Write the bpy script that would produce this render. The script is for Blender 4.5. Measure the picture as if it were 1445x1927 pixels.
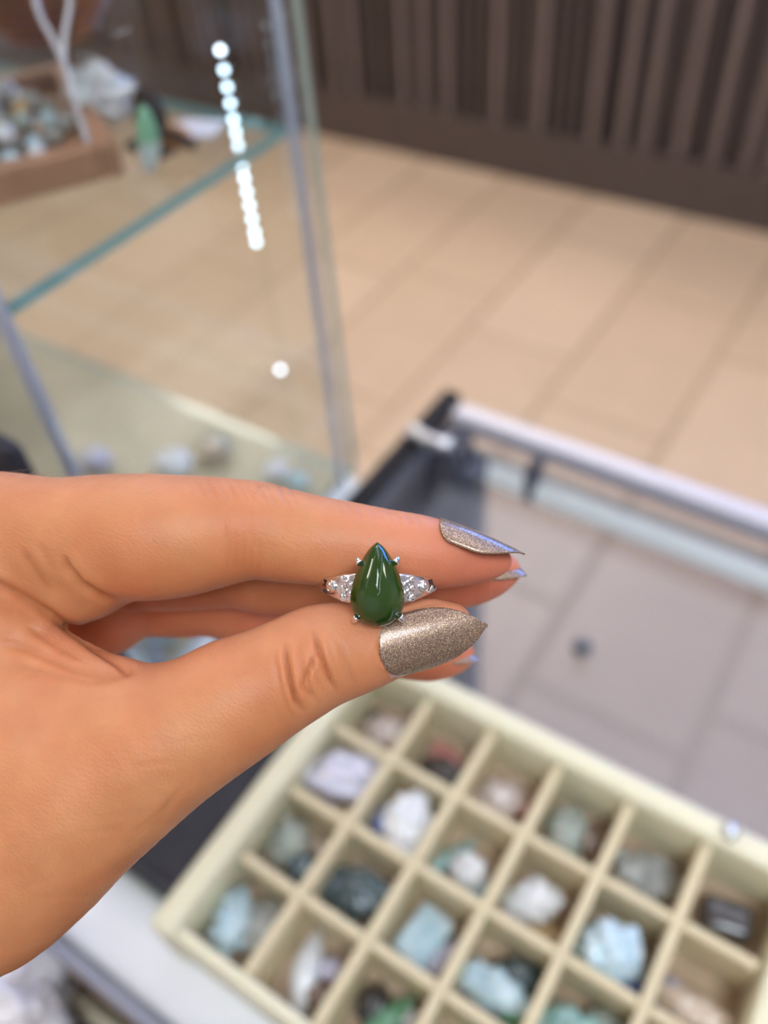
import bpy, bmesh, math, random
import numpy as np
from mathutils import Vector, Matrix

random.seed(7)
for o in list(bpy.data.objects):
    bpy.data.objects.remove(o)
SC = bpy.context.scene
COL = SC.collection

# ------------------------------------------------------------------ camera
F_PX, CX, CY = 1600.0, 722.5, 963.5
CAM = np.array([0.0, 0.0, 1.40])
# rows: world X, Y, Z axes written in camera coordinates (x right, y down, z forward)
ROT = np.array([[0.83899259, 0.35919966, -0.40873836],
                [0.54053215, -0.63655125, 0.5501159],
                [-0.06258147, -0.68247938, -0.72822075]])
cam = bpy.data.cameras.new('camera')
cam_ob = bpy.data.objects.new('camera', cam)
COL.objects.link(cam_ob)
cam.sensor_fit = 'VERTICAL'
cam.sensor_height = 36.0
cam.lens = F_PX / 1927.0 * 36.0
cam.clip_start = 0.01
cam.clip_end = 50
mw = Matrix.Identity(4)
for r in range(3):
    mw[r][0], mw[r][1], mw[r][2], mw[r][3] = ROT[r, 0], -ROT[r, 1], -ROT[r, 2], CAM[r]
cam_ob.matrix_world = mw
cam.dof.use_dof = True
cam.dof.focus_distance = 0.145
cam.dof.aperture_fstop = cam.lens / 3.9
SC.camera = cam_ob

# ------------------------------------------------------------------ world, exposure
SC.view_settings.view_transform = 'Standard'
SC.view_settings.look = 'None'
SC.view_settings.gamma = 1.0
SC.view_settings.use_curve_mapping = False
SC.view_settings.exposure = 0.0
world = bpy.data.worlds.new('shop_ambient')
SC.world = world
world.use_nodes = True
world.node_tree.nodes['Background'].inputs[0].default_value = (1.0, 0.93, 0.84, 1)
world.node_tree.nodes['Background'].inputs[1].default_value = 0.35

# ------------------------------------------------------------------ helpers
def cam2world(p_mm):
    p = np.asarray(p_mm, dtype=float)
    return p @ ROT.T / 1000.0 + CAM

def bp(px, py, d):
    """camera-frame point in mm for photo pixel at depth d (mm)"""
    return np.array([(px - CX) * d / F_PX, (py - CY) * d / F_PX, d])

def W(px, py, d):
    return Vector(cam2world(bp(px, py, d)))

def at_h(px, py, h):
    """world point where the ray of a pixel meets the level h below the camera"""
    v = ROT @ np.array([px - CX, py - CY, F_PX])
    return Vector(CAM + v * (h / -v[2]))

def tag(o, label=None, cat=None, group=None, kind=None):
    if label: o['label'] = label
    if cat: o['category'] = cat
    if group: o['group'] = group
    if kind: o['kind'] = kind
    return o

def link(name, me, mat=None, parent=None, loc=None, smooth=False):
    o = bpy.data.objects.new(name, me)
    COL.objects.link(o)
    if mat is not None and len(me.materials) == 0:
        me.materials.append(mat)
    if smooth:
        me.polygons.foreach_set('use_smooth', [True] * len(me.polygons))
    if parent is not None: o.parent = parent
    if loc is not None: o.location = loc
    return o

def empty(name, loc=(0, 0, 0), rz=0.0):
    o = bpy.data.objects.new(name, None)
    o.empty_display_size = 0.01
    COL.objects.link(o)
    o.location = loc
    o.rotation_euler = (0, 0, rz)
    return o

def mesh_from(bm, name):
    me = bpy.data.meshes.new(name)
    bm.normal_update()
    bm.to_mesh(me)
    bm.free()
    return me

def box_mesh(name, sx, sy, sz, bevel=0.0, seg=2, off=(0, 0, 0)):
    bm = bmesh.new()
    bmesh.ops.create_cube(bm, size=1.0)
    for v in bm.verts:
        v.co = Vector((v.co.x * sx, v.co.y * sy, v.co.z * sz))
    if bevel > 0:
        bmesh.ops.bevel(bm, geom=list(bm.edges), offset=bevel, segments=seg, affect='EDGES', profile=0.6)
    for v in bm.verts:
        v.co += Vector(off)
    return mesh_from(bm, name)

def box(name, x0, x1, y0, y1, z0, z1, mat, parent=None, bevel=0.0, seg=2, smooth=False):
    """box given by world extents; the origin at its centre"""
    me = box_mesh(name, x1 - x0, y1 - y0, z1 - z0, bevel, seg)
    c = Vector(((x0 + x1) / 2, (y0 + y1) / 2, (z0 + z1) / 2))
    if parent is not None:
        c = c - Vector(parent.location) if parent.rotation_euler.z == 0 else c
    return link(name, me, mat, parent, c, smooth)

def tube_mesh(name, pts, rad, seg=10, caps=True):
    """swept round tube through pts (Vectors); rad a number or a list"""
    bm = bmesh.new()
    n = len(pts)
    pts = [Vector(p) for p in pts]
    rads = rad if isinstance(rad, (list, tuple)) else [rad] * n
    rings = []
    ref = None
    for i, p in enumerate(pts):
        t = (pts[min(i + 1, n - 1)] - pts[max(i - 1, 0)]).normalized()
        if ref is None:
            ref = t.orthogonal().normalized()
        ref = (ref - t * ref.dot(t)).normalized()
        b = t.cross(ref)
        rings.append([bm.verts.new(p + (ref * math.cos(2 * math.pi * k / seg) + b * math.sin(2 * math.pi * k / seg)) * rads[i]) for k in range(seg)])
    for a, b in zip(rings, rings[1:]):
        for k in range(seg):
            bm.faces.new((a[k], a[(k + 1) % seg], b[(k + 1) % seg], b[k]))
    if caps:
        bm.faces.new(rings[0][::-1]); bm.faces.new(rings[-1])
    return mesh_from(bm, name)

def bezier_pts(ps, n=8):
    """Catmull-Rom through points"""
    ps = [Vector(p) for p in ps]
    out = []
    for i in range(len(ps) - 1):
        p0, p1, p2, p3 = ps[max(i - 1, 0)], ps[i], ps[i + 1], ps[min(i + 2, len(ps) - 1)]
        for k in range(n):
            t = k / n
            out.append(0.5 * ((2 * p1) + (p2 - p0) * t + (2 * p0 - 5 * p1 + 4 * p2 - p3) * t * t + (3 * p1 - p0 - 3 * p2 + p3) * t ** 3))
    out.append(ps[-1])
    return out

# ------------------------------------------------------------------ materials
def new_mat(name):
    m = bpy.data.materials.new(name)
    m.use_nodes = True
    nt = m.node_tree
    return m, nt, nt.nodes['Principled BSDF']

def plain(name, col, rough=0.5, metal=0.0, noise=0.0, nscale=60.0, bump=0.0, coat=0.0, sss=0.0, emit=None, es=0.0, trans=0.0, ior=1.5, spec=None):
    m, nt, b = new_mat(name)
    N, L = nt.nodes, nt.links
    b.inputs['Base Color'].default_value = (*col, 1)
    b.inputs['Roughness'].default_value = rough
    b.inputs['Metallic'].default_value = metal
    b.inputs['Coat Weight'].default_value = coat
    b.inputs['Coat Roughness'].default_value = 0.05
    b.inputs['IOR'].default_value = ior
    b.inputs['Transmission Weight'].default_value = trans
    if spec is not None: b.inputs['Specular IOR Level'].default_value = spec
    if sss:
        b.inputs['Subsurface Weight'].default_value = sss
        b.inputs['Subsurface Scale'].default_value = 0.004
    if emit:
        b.inputs['Emission Color'].default_value = (*emit, 1)
        b.inputs['Emission Strength'].default_value = es
    if noise or bump:
        tc = N.new('ShaderNodeTexCoord')
        nz = N.new('ShaderNodeTexNoise')
        nz.inputs['Scale'].default_value = nscale
        nz.inputs['Detail'].default_value = 5
        L.new(tc.outputs['Object'], nz.inputs['Vector'])
        if noise:
            rp = N.new('ShaderNodeValToRGB')
            rp.color_ramp.elements[0].position = 0.3
            rp.color_ramp.elements[1].position = 0.7
            rp.color_ramp.elements[0].color = (*[max(0, c * (1 - noise)) for c in col], 1)
            rp.color_ramp.elements[1].color = (*[min(1, c * (1 + noise)) for c in col], 1)
            L.new(nz.outputs['Fac'], rp.inputs['Fac'])
            L.new(rp.outputs['Color'], b.inputs['Base Color'])
        if bump:
            bu = N.new('ShaderNodeBump')
            bu.inputs['Strength'].default_value = bump
            bu.inputs['Distance'].default_value = 0.001
            L.new(nz.outputs['Fac'], bu.inputs['Height'])
            L.new(bu.outputs['Normal'], b.inputs['Normal'])
    return m

def glass_mat(name, tint=(0.972, 0.985, 0.98), ior=1.5, smear=0.0):
    """clear pane: Fresnel mix of a mirror reflection and straight transmission"""
    m, nt, b = new_mat(name)
    N, L = nt.nodes, nt.links
    N.remove(b)
    out = N['Material Output']
    tr = N.new('ShaderNodeBsdfTransparent'); tr.inputs[0].default_value = (*tint, 1)
    gl = N.new('ShaderNodeBsdfAnisotropic'); gl.inputs['Roughness'].default_value = 0.02
    # Schlick reflectance from the angle of incidence, the same on both faces of the slab
    ge = N.new('ShaderNodeNewGeometry')
    dt = N.new('ShaderNodeVectorMath'); dt.operation = 'DOT_PRODUCT'
    L.new(ge.outputs['Normal'], dt.inputs[0]); L.new(ge.outputs['Incoming'], dt.inputs[1])
    ab = N.new('ShaderNodeMath'); ab.operation = 'ABSOLUTE'; L.new(dt.outputs['Value'], ab.inputs[0])
    om = N.new('ShaderNodeMath'); om.operation = 'SUBTRACT'; om.inputs[0].default_value = 1.0; L.new(ab.outputs[0], om.inputs[1])
    pw = N.new('ShaderNodeMath'); pw.operation = 'POWER'; pw.inputs[1].default_value = 5.0; L.new(om.outputs[0], pw.inputs[0])
    r0 = ((ior - 1) / (ior + 1)) ** 2
    fr = N.new('ShaderNodeMath'); fr.operation = 'MULTIPLY_ADD'; fr.inputs[1].default_value = 1 - r0; fr.inputs[2].default_value = r0; L.new(pw.outputs[0], fr.inputs[0])
    mx = N.new('ShaderNodeMixShader')
    L.new(fr.outputs[0], mx.inputs[0]); L.new(tr.outputs[0], mx.inputs[1]); L.new(gl.outputs[0], mx.inputs[2])
    L.new(mx.outputs[0], out.inputs[0])
    return m

def skin_mat():
    m, nt, b = new_mat('skin')
    N, L = nt.nodes, nt.links
    tc = N.new('ShaderNodeTexCoord')
    at = N.new('ShaderNodeAttribute'); at.attribute_name = 'tone'
    n1 = N.new('ShaderNodeTexNoise'); n1.inputs['Scale'].default_value = 140; n1.inputs['Detail'].default_value = 6
    L.new(tc.outputs['Object'], n1.inputs['Vector'])
    rp = N.new('ShaderNodeValToRGB')
    rp.color_ramp.elements[0].position = 0.32; rp.color_ramp.elements[1].position = 0.70
    rp.color_ramp.elements[0].color = (0.93, 0.90, 0.88, 1); rp.color_ramp.elements[1].color = (1.05, 1.05, 1.04, 1)
    L.new(n1.outputs['Fac'], rp.inputs['Fac'])
    mu = N.new('ShaderNodeMix'); mu.data_type = 'RGBA'; mu.blend_type = 'MULTIPLY'; mu.inputs[0].default_value = 1
    L.new(at.outputs['Color'], mu.inputs[6]); L.new(rp.outputs['Color'], mu.inputs[7])
    n3 = N.new('ShaderNodeTexNoise'); n3.inputs['Scale'].default_value = 75; n3.inputs['Detail'].default_value = 3
    L.new(tc.outputs['Object'], n3.inputs['Vector'])
    r3 = N.new('ShaderNodeValToRGB'); r3.color_ramp.elements[0].position = 0.3; r3.color_ramp.elements[1].position = 0.7
    r3.color_ramp.elements[0].color = (0.98, 0.88, 0.84, 1); r3.color_ramp.elements[1].color = (1.0, 1.05, 1.04, 1)
    L.new(n3.outputs['Fac'], r3.inputs['Fac'])
    m3 = N.new('ShaderNodeMix'); m3.data_type = 'RGBA'; m3.blend_type = 'MULTIPLY'; m3.inputs[0].default_value = 1
    L.new(mu.outputs[2], m3.inputs[6]); L.new(r3.outputs['Color'], m3.inputs[7])
    L.new(m3.outputs[2], b.inputs['Base Color'])
    b.inputs['Roughness'].default_value = 0.45
    b.inputs['Specular IOR Level'].default_value = 0.35
    b.inputs['Subsurface Weight'].default_value = 0.35
    b.inputs['Subsurface Radius'].default_value = (1.0, 0.38, 0.2)
    b.inputs['Subsurface Scale'].default_value = 0.0022
    # fine skin lines: stretched noise plus small cells
    mp = N.new('ShaderNodeMapping'); mp.inputs['Scale'].default_value = (700, 2200, 2200)
    mp.inputs['Rotation'].default_value = (0, 0, 0.5)
    L.new(tc.outputs['Object'], mp.inputs['Vector'])
    n2 = N.new('ShaderNodeTexNoise'); n2.inputs['Scale'].default_value = 1.0; n2.inputs['Detail'].default_value = 3
    L.new(mp.outputs[0], n2.inputs['Vector'])
    vo = N.new('ShaderNodeTexVoronoi'); vo.feature = 'DISTANCE_TO_EDGE'; vo.inputs['Scale'].default_value = 1500
    L.new(tc.outputs['Object'], vo.inputs['Vector'])
    ad = N.new('ShaderNodeMath'); ad.operation = 'MULTIPLY_ADD'; ad.inputs[1].default_value = 0.5
    L.new(vo.outputs['Distance'], ad.inputs[0]); L.new(n2.outputs['Fac'], ad.inputs[2])
    bu = N.new('ShaderNodeBump'); bu.inputs['Strength'].default_value = 0.6; bu.inputs['Distance'].default_value = 0.00016
    L.new(ad.outputs[0], bu.inputs['Height']); L.new(bu.outputs['Normal'], b.inputs['Normal'])
    return m

def nail_mat():
    m, nt, b = new_mat('glitter_nail_polish')
    N, L = nt.nodes, nt.links
    tc = N.new('ShaderNodeTexCoord')
    vo = N.new('ShaderNodeTexVoronoi'); vo.inputs['Scale'].default_value = 10500
    L.new(tc.outputs['Object'], vo.inputs['Vector'])
    sep = N.new('ShaderNodeSeparateColor'); L.new(vo.outputs['Color'], sep.inputs[0])
    rp = N.new('ShaderNodeValToRGB')
    e = rp.color_ramp.elements
    e[0].position = 0.0; e[0].color = (0.20, 0.125, 0.10, 1)
    e[1].position = 0.60; e[1].color = (0.29, 0.185, 0.14, 1)
    x = e.new(0.78); x.color = (0.46, 0.30, 0.19, 1)
    x = e.new(0.95); x.color = (0.95, 0.72, 0.42, 1)
    L.new(sep.outputs[0], rp.inputs['Fac']); L.new(rp.outputs['Color'], b.inputs['Base Color'])
    b.inputs['Metallic'].default_value = 0.6
    b.inputs['Roughness'].default_value = 0.40
    b.inputs['Coat Weight'].default_value = 0.6
    b.inputs['Coat Roughness'].default_value = 0.12
    # each flake lies at its own angle
    bu = N.new('ShaderNodeBump'); bu.inputs['Strength'].default_value = 0.55; bu.inputs['Distance'].default_value = 0.0001
    L.new(sep.outputs[1], bu.inputs['Height']); L.new(bu.outputs['Normal'], b.inputs['Normal'])
    return m
# ------------------------------------------------------------------ the hand (camera-frame millimetres, then placed in the world)
def chain(nodes, q=1.0, n=4):
    """nodes (px,py,depth,radius px) -> dense list of (point mm, radius mm)"""
    a = np.array([[*bp(x, y, d), r * d / F_PX] for x, y, d, r in nodes])
    out = []
    m = len(a)
    for i in range(m - 1):
        p0, p1, p2, p3 = a[max(i - 1, 0)], a[i], a[i + 1], a[min(i + 2, m - 1)]
        for k in range(n):
            t = k / n
            out.append(0.5 * (2 * p1 + (p2 - p0) * t + (2 * p0 - 5 * p1 + 4 * p2 - p3) * t * t + (3 * p1 - p0 - 3 * p2 + p3) * t ** 3))
    out.append(a[-1])
    return np.array(out), q

def grow(lo, hi, step, back, back_to, fwd, fwd_to):
    mid = np.arange(lo, hi, step)
    l = [lo]; s = step
    while l[-1] > back_to:
        s = min(s * back, 3.0); l.append(l[-1] - s)
    r = [mid[-1]]; s = step
    while r[-1] < fwd_to:
        s = min(s * fwd, 3.0); r.append(r[-1] + s)
    return np.array(l[1:][::-1] + list(mid) + r[1:], dtype=np.float32)

def smin(a, b, k):
    h = np.maximum(k - np.abs(a - b), 0) / k
    return np.minimum(a, b) - h * h * k * 0.25

def build_hand(step=0.42):
    gx = grow(-72, 27, step, 1.12, -405, 1.3, 28)
    gy = grow(-10, 82, step, 1.3, -13, 1.12, 148)
    gz = grow(130, 166, step, 1.3, 128, 1.06, 276)
    S = (len(gx), len(gy), len(gz))
    BIG = 14.0
    def field(*chains):
        D = np.full(S, BIG, dtype=np.float32)
        for pts, q in chains:
            for (a, b) in zip(pts[:-1], pts[1:]):
                rm = max(a[3], b[3]) + 11.0
                lo = np.minimum(a[:3], b[:3]) - rm; hi = np.maximum(a[:3], b[:3]) + rm
                i0, i1 = np.searchsorted(gx, lo[0]), np.searchsorted(gx, hi[0])
                j0, j1 = np.searchsorted(gy, lo[1]), np.searchsorted(gy, hi[1])
                k0, k1 = np.searchsorted(gz, lo[2]), np.searchsorted(gz, hi[2])
                if i1 <= i0 or j1 <= j0 or k1 <= k0: continue
                x = (gx[i0:i1] - a[0])[:, None, None]; y = (gy[j0:j1] - a[1])[None, :, None]; z = (gz[k0:k1] - a[2])[None, None, :] * q
                ab = (b - a)[:3].copy(); ab[2] *= q
                l2 = float(ab @ ab) + 1e-9
                t = np.clip((x * ab[0] + y * ab[1] + z * ab[2]) / l2, 0, 1).astype(np.float32)
                d = np.sqrt((x - t * ab[0]) ** 2 + (y - t * ab[1]) ** 2 + (z - t * ab[2]) ** 2) - (a[3] + t * (b[3] - a[3]))
                V = D[i0:i1, j0:j1, k0:k1]
                np.minimum(V, d, out=V)
        return D
    index = chain([(-330, 1010, 176, 150), (-150, 1010, 166, 126), (0, 1007, 160, 119), (100, 1010, 157, 111), (200, 1009, 156, 116), (270, 1011, 155, 119),
                   (330, 1009, 155, 115), (390, 1003, 155, 106), (440, 999, 155, 97), (480, 998, 155, 92), (530, 1007, 155, 88), (600, 1018, 154, 83),
                   (660, 1025, 154, 79), (720, 1033, 154, 75), (780, 1038, 154, 70), (830, 1044, 154, 63), (880, 1050, 154, 50), (915, 1055, 154, 37), (938, 1056, 154, 25)], 1.0)
    thumb = chain([(852, 1170, 150.5, 34), (815, 1178, 151, 50), (770, 1190, 151, 63), (710, 1205, 151, 80), (660, 1220, 150, 88), (600, 1236, 149, 97), (550, 1262, 148, 101),
                   (500, 1288, 148, 107), (440, 1319, 148, 118), (380, 1354, 148, 124), (300, 1402, 148, 134), (220, 1460, 149, 143), (130, 1524, 150, 157),
                   (40, 1588, 152, 178), (-60, 1652, 155, 186), (-220, 1640, 166, 215)], 1.0)
    web = chain([(-60, 1140, 160, 110), (60, 1217, 156, 62), (150, 1292, 151, 76), (235, 1345, 149, 78)], 1.0)
    base = chain([(40, 1080, 159, 85), (150, 1112, 158, 60), (192, 1106, 158, 44)], 1.0)
    fill = chain([(-220, 1180, 168, 210), (-60, 1240, 160, 130), (0, 1345, 155, 130), (110, 1420, 151, 110)], 1.0)
    palm = chain([(-200, 1150, 192, 190), (20, 1125, 188, 120), (120, 1140, 186, 100), (196, 1158, 185, 78)], 1.0)
    middle = chain([(100, 1060, 180, 100), (230, 1068, 178, 80), (300, 1073, 176, 78), (400, 1070, 175, 77), (450, 1068, 175, 77), (500, 1078, 174, 78), (600, 1085, 173, 74),
                    (700, 1085, 172, 70), (800, 1083, 171, 66), (870, 1082, 170, 62), (915, 1078, 170, 50), (945, 1074, 170, 34)], 1.0)
    ringf = chain([(100, 1100, 194, 95), (230, 1118, 193, 80), (290, 1124, 191, 75), (350, 1128, 190, 73), (400, 1128, 189, 71), (500, 1150, 188, 70), (600, 1175, 187, 66),
                   (700, 1200, 186, 63), (790, 1220, 185, 61), (830, 1226, 185, 52), (860, 1231, 185, 34)], 1.0)
    pinky = chain([(60, 1110, 207, 90), (250, 1120, 207, 66), (380, 1130, 206, 60), (480, 1150, 204, 58), (560, 1165, 202, 52), (610, 1175, 202, 42)], 1.0)
    wrist = chain([(-230, 1380, 176, 260), (-450, 1430, 184, 262), (-800, 1480, 196, 245), (-1250, 1570, 212, 268), (-1750, 1660, 228, 300)], 1.0)
    X = gx[:, None, None]
    px150 = X * F_PX / 152.0 + CX
    s = np.clip((px150 + 10) / 150.0, 0, 1); s = s * s * (3 - 2 * s)
    kn = 11 * (1 - s) + 0.25 * s                    # soft blend at the web, none between the fingertips
    s2 = np.clip((px150 - 60) / 160.0, 0, 1); s2 = s2 * s2 * (3 - 2 * s2)
    kb = 9 * (1 - s2) + 0.5 * s2
    D = smin(field(index), field(base), 5.0)
    T = smin(smin(field(thumb), field(fill), 14.0), field(web), 7.0)
    D = smin(D, T, kn.astype(np.float32))
    D = smin(D, field(wrist), 16.0)
    B = smin(field(middle), field(palm), 2.0)
    R2 = field(ringf)
    B = smin(B, R2, kb.astype(np.float32))
    B = smin(B, field(pinky), kb.astype(np.float32))
    D = smin(D, B, kb.astype(np.float32))
    del B, R2, T
    # --- surface nets
    ins = D < 0
    c = [ins[i:S[0] - 1 + i, j:S[1] - 1 + j, k:S[2] - 1 + k] for i in (0, 1) for j in (0, 1) for k in (0, 1)]
    allin = c[0].copy(); anyin = c[0].copy()
    for a in c[1:]:
        allin &= a; anyin |= a
    act = anyin & ~allin
    I, J, K = np.nonzero(act)
    idx = np.full(act.shape, -1, dtype=np.int32); idx[I, J, K] = np.arange(len(I))
    acc = np.zeros((len(I), 3)); cnt = np.zeros(len(I))
    corners = [(i, j, k) for i in (0, 1) for j in (0, 1) for k in (0, 1)]
    for u in corners:
        for ax in range(3):
            if u[ax]: continue
            v = list(u); v[ax] = 1
            da = D[I + u[0], J + u[1], K + u[2]]; db = D[I + v[0], J + v[1], K + v[2]]
            m = (da < 0) != (db < 0)
            t = np.where(m, da / np.where(m, da - db, 1), 0)
            pa = np.stack([gx[I + u[0]], gy[J + u[1]], gz[K + u[2]]], 1); pb = np.stack([gx[I + v[0]], gy[J + v[1]], gz[K + v[2]]], 1)
            acc += np.where(m[:, None], pa + (pb - pa) * t[:, None], 0); cnt += m
    V = acc / cnt[:, None]
    quads = []
    for ax in range(3):
        sl0 = [slice(None)] * 3; sl1 = [slice(None)] * 3
        sl0[ax] = slice(0, -1); sl1[ax] = slice(1, None)
        e = ins[tuple(sl0)] != ins[tuple(sl1)]
        a, b, cc = np.nonzero(e)
        P = [a, b, cc]
        o1, o2 = [(1, 2), (2, 0), (0, 1)][ax]
        ok = (P[o1] > 0) & (P[o2] > 0) & (P[o1] < S[o1] - 1) & (P[o2] < S[o2] - 1)
        P = [p[ok] for p in P]
        def cell(d1, d2):
            Q = [p.copy() for p in P]; Q[o1] = Q[o1] - d1; Q[o2] = Q[o2] - d2
            return idx[Q[0], Q[1], Q[2]]
        q = np.stack([cell(1, 1), cell(0, 1), cell(0, 0), cell(1, 0)], 1)
        flip = ~ins[P[0], P[1], P[2]]
        q[flip] = q[flip][:, ::-1]
        quads.append(q)
    Q = np.concatenate(quads)
    Q = Q[(Q >= 0).all(1)]
    return V, Q

def smooth_mesh(V, Q, it, lam=0.5):
    e = np.concatenate([Q[:, [0, 1]], Q[:, [1, 2]], Q[:, [2, 3]], Q[:, [3, 0]]])
    n = len(V)
    for _ in range(it):
        acc = np.zeros_like(V); c = np.zeros(n)
        for d in range(3):
            acc[:, d] = np.bincount(e[:, 0], V[e[:, 1], d], n) + np.bincount(e[:, 1], V[e[:, 0], d], n)
        c = np.bincount(e[:, 0], minlength=n) + np.bincount(e[:, 1], minlength=n)
        V = V + lam * (acc / np.maximum(c, 1)[:, None] - V)
    return V

def normals(V, Q):
    fn = np.cross(V[Q[:, 2]] - V[Q[:, 0]], V[Q[:, 3]] - V[Q[:, 1]])
    N = np.zeros_like(V)
    for k in range(4):
        for d in range(3):
            N[:, d] += np.bincount(Q[:, k], fn[:, d], len(V))
    return N / np.maximum(np.linalg.norm(N, axis=1), 1e-9)[:, None]

def poly_dist(P, line):
    line = np.array(line, float)
    best = np.full(len(P), 1e9); par = np.zeros(len(P))
    L = np.concatenate([[0], np.cumsum(np.linalg.norm(np.diff(line, axis=0), axis=1))])
    for i in range(len(line) - 1):
        a, b = line[i], line[i + 1]; ab = b - a
        t = np.clip(((P - a) @ ab) / (ab @ ab), 0, 1)
        d = np.linalg.norm(P - a - t[:, None] * ab, axis=1)
        m = d < best
        best[m] = d[m]; par[m] = ((L[i] + t * (L[i + 1] - L[i])) / L[-1])[m]
    return best, par

HV, HQ = build_hand()
HV = smooth_mesh(HV, HQ, 3, 0.5)
HN = normals(HV, HQ)
if HN[np.argmin(HV[:, 2]), 2] > 0:
    HQ = HQ[:, ::-1]; HN = -HN
PX = np.stack([HV[:, 0] / HV[:, 2] * F_PX + CX, HV[:, 1] / HV[:, 2] * F_PX + CY], 1)
near = (HV[:, 2] < 164) & (HN[:, 2] < 0.25)
crease_tone = np.zeros(len(HV))
disp = np.zeros(len(HV))
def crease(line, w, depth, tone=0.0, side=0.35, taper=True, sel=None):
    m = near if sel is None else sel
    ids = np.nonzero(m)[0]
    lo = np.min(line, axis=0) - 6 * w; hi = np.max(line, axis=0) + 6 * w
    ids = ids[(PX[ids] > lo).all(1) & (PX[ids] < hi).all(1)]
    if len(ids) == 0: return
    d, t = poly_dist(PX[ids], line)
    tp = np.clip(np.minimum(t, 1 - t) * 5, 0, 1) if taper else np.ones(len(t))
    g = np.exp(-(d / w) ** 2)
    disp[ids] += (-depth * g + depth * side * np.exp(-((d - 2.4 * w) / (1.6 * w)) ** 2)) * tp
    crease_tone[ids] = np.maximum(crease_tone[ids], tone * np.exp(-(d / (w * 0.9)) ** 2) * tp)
rs = random.Random(3)
# index finger base folds and web folds
crease([(118, 1040), (130, 1070), (155, 1100), (194, 1123), (224, 1130)], 7, 0.75, 0.5)
crease([(36, 1030), (58, 1062), (78, 1090), (98, 1118)], 8, 0.35, 0.25)
crease([(70, 1018), (88, 1052), (108, 1082)], 8, 0.22, 0.15)
crease([(-20, 1092), (31, 1116), (97, 1158), (128, 1182), (174, 1217), (240, 1262)], 8, 0.8, 0.5, taper=False)
crease([(-10, 1205), (60, 1225), (140, 1262), (215, 1272), (270, 1266)], 9, 0.5, 0.35)
crease([(-10, 1256), (80, 1268), (170, 1283), (240, 1276)], 10, 0.3, 0.2)
crease([(30, 1150), (70, 1190), (120, 1225), (175, 1252)], 9, 0.3, 0.2)
# thumb interphalangeal folds
crease([(536, 1205), (540, 1245), (548, 1290), (556, 1318), (575, 1342)], 5.0, 0.75, 1.0)
crease([(590, 1185), (598, 1215), (610, 1248), (622, 1280), (636, 1305)], 5.0, 0.6, 0.9)
crease([(596, 1230), (580, 1262), (570, 1290), (590, 1318)], 4.5, 0.4, 0.6)
crease([(640, 1200), (650, 1240), (664, 1280), (674, 1300)], 4.5, 0.2, 0.25)
crease([(560, 1195), (566, 1240), (580, 1290), (600, 1330)], 4.5, 0.22, 0.25)
crease([(516, 1215), (522, 1260), (534, 1310), (550, 1350)], 5, 0.2, 0.2)
for k in range(9):
    x = 548 + 11 * k + rs.uniform(-3, 3)
    crease([(x, 1215 + rs.uniform(-15, 15)), (x + 8, 1250), (x + 22 + rs.uniform(-4, 4), 1300)], 3.8, 0.09, 0.1)
# thumb tip: folds above the nail and around the cuticle
crease([(745, 1165), (770, 1146), (800, 1138), (840, 1134)], 4, 0.15, 0.2)
crease([(716, 1200), (712, 1222), (720, 1245), (738, 1258)], 4, 0.25, 0.2, side=0.6)
# index finger joint lines
for x, y0, y1, dp in [(426, 960, 1088, 0.13), (440, 985, 1080, 0.1), (470, 940, 1084, 0.12), (456, 1000, 1078, 0.07), (484, 1010, 1085, 0.08)]:
    crease([(x, y0), (x + 4, (y0 + y1) / 2), (x - 2, y1)], 4.5, dp, 0.12)
for k in range(10):
    x = 372 + 19 * k + rs.uniform(-5, 5)
    crease([(x - 6, 896 + k * 1.5), (x + 4, 915 + k * 2), (x + 16, 938 + k * 2)], 4.0, 0.16, 0.18)
for k in range(9):
    x = 640 + 18 * k + rs.uniform(-4, 4)
    crease([(x - 4, 944 + k * 3.0), (x + 4, 956 + k * 3), (x + 9, 972 + k * 3)], 3.8, 0.13, 0.12)
# long skin lines on the thenar and on the wrist side of the hand
for k in range(26):
    x = rs.uniform(-20, 420); y = rs.uniform(1310, 1750)
    if y > 1830 - 0.95 * x: continue
    l = rs.uniform(60, 150); a = rs.uniform(-0.35, 0.05)
    crease([(x, y), (x + l * 0.5, y + l * 0.5 * a - 4), (x + l, y + l * a)], 5.0, rs.uniform(0.03, 0.07), 0.05)
for k in range(5):
    crease([(190 + 14 * k, 1660 - 22 * k), (250 + 14 * k, 1620 - 24 * k), (300 + 12 * k, 1575 - 26 * k)], 5.0, 0.12, 0.08)
HV = HV + HN * disp[:, None]
# pigment: rosier fingertips; darker redder folds; top light and lifted shade painted in
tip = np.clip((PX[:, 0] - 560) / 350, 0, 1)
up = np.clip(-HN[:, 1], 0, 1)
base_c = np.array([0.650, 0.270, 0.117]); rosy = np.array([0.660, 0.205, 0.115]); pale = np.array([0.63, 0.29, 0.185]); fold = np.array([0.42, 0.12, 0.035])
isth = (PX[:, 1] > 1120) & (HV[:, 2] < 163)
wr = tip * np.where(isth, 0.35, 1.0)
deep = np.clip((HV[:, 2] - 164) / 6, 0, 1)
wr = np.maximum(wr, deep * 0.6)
tone = (base_c + (rosy - base_c) * wr[:, None]) * (1 + 0.12 * deep * (PX[:, 0] < 600))[:, None]  # far parts brightened in the colour against the shade between fingers
tone = tone + (pale - tone) * (up ** 2 * 0.6)[:, None]  # cool light from above painted paler onto upward-facing skin
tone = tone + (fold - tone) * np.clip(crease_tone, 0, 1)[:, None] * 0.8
HW = cam2world(HV)
HAND_O = Vector(W(0, 1300, 160))
me = bpy.data.meshes.new('hand')
me.from_pydata((HW - np.array(HAND_O)).tolist(), [], HQ.tolist())
ca = me.color_attributes.new('tone', 'FLOAT_COLOR', 'POINT')
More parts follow.
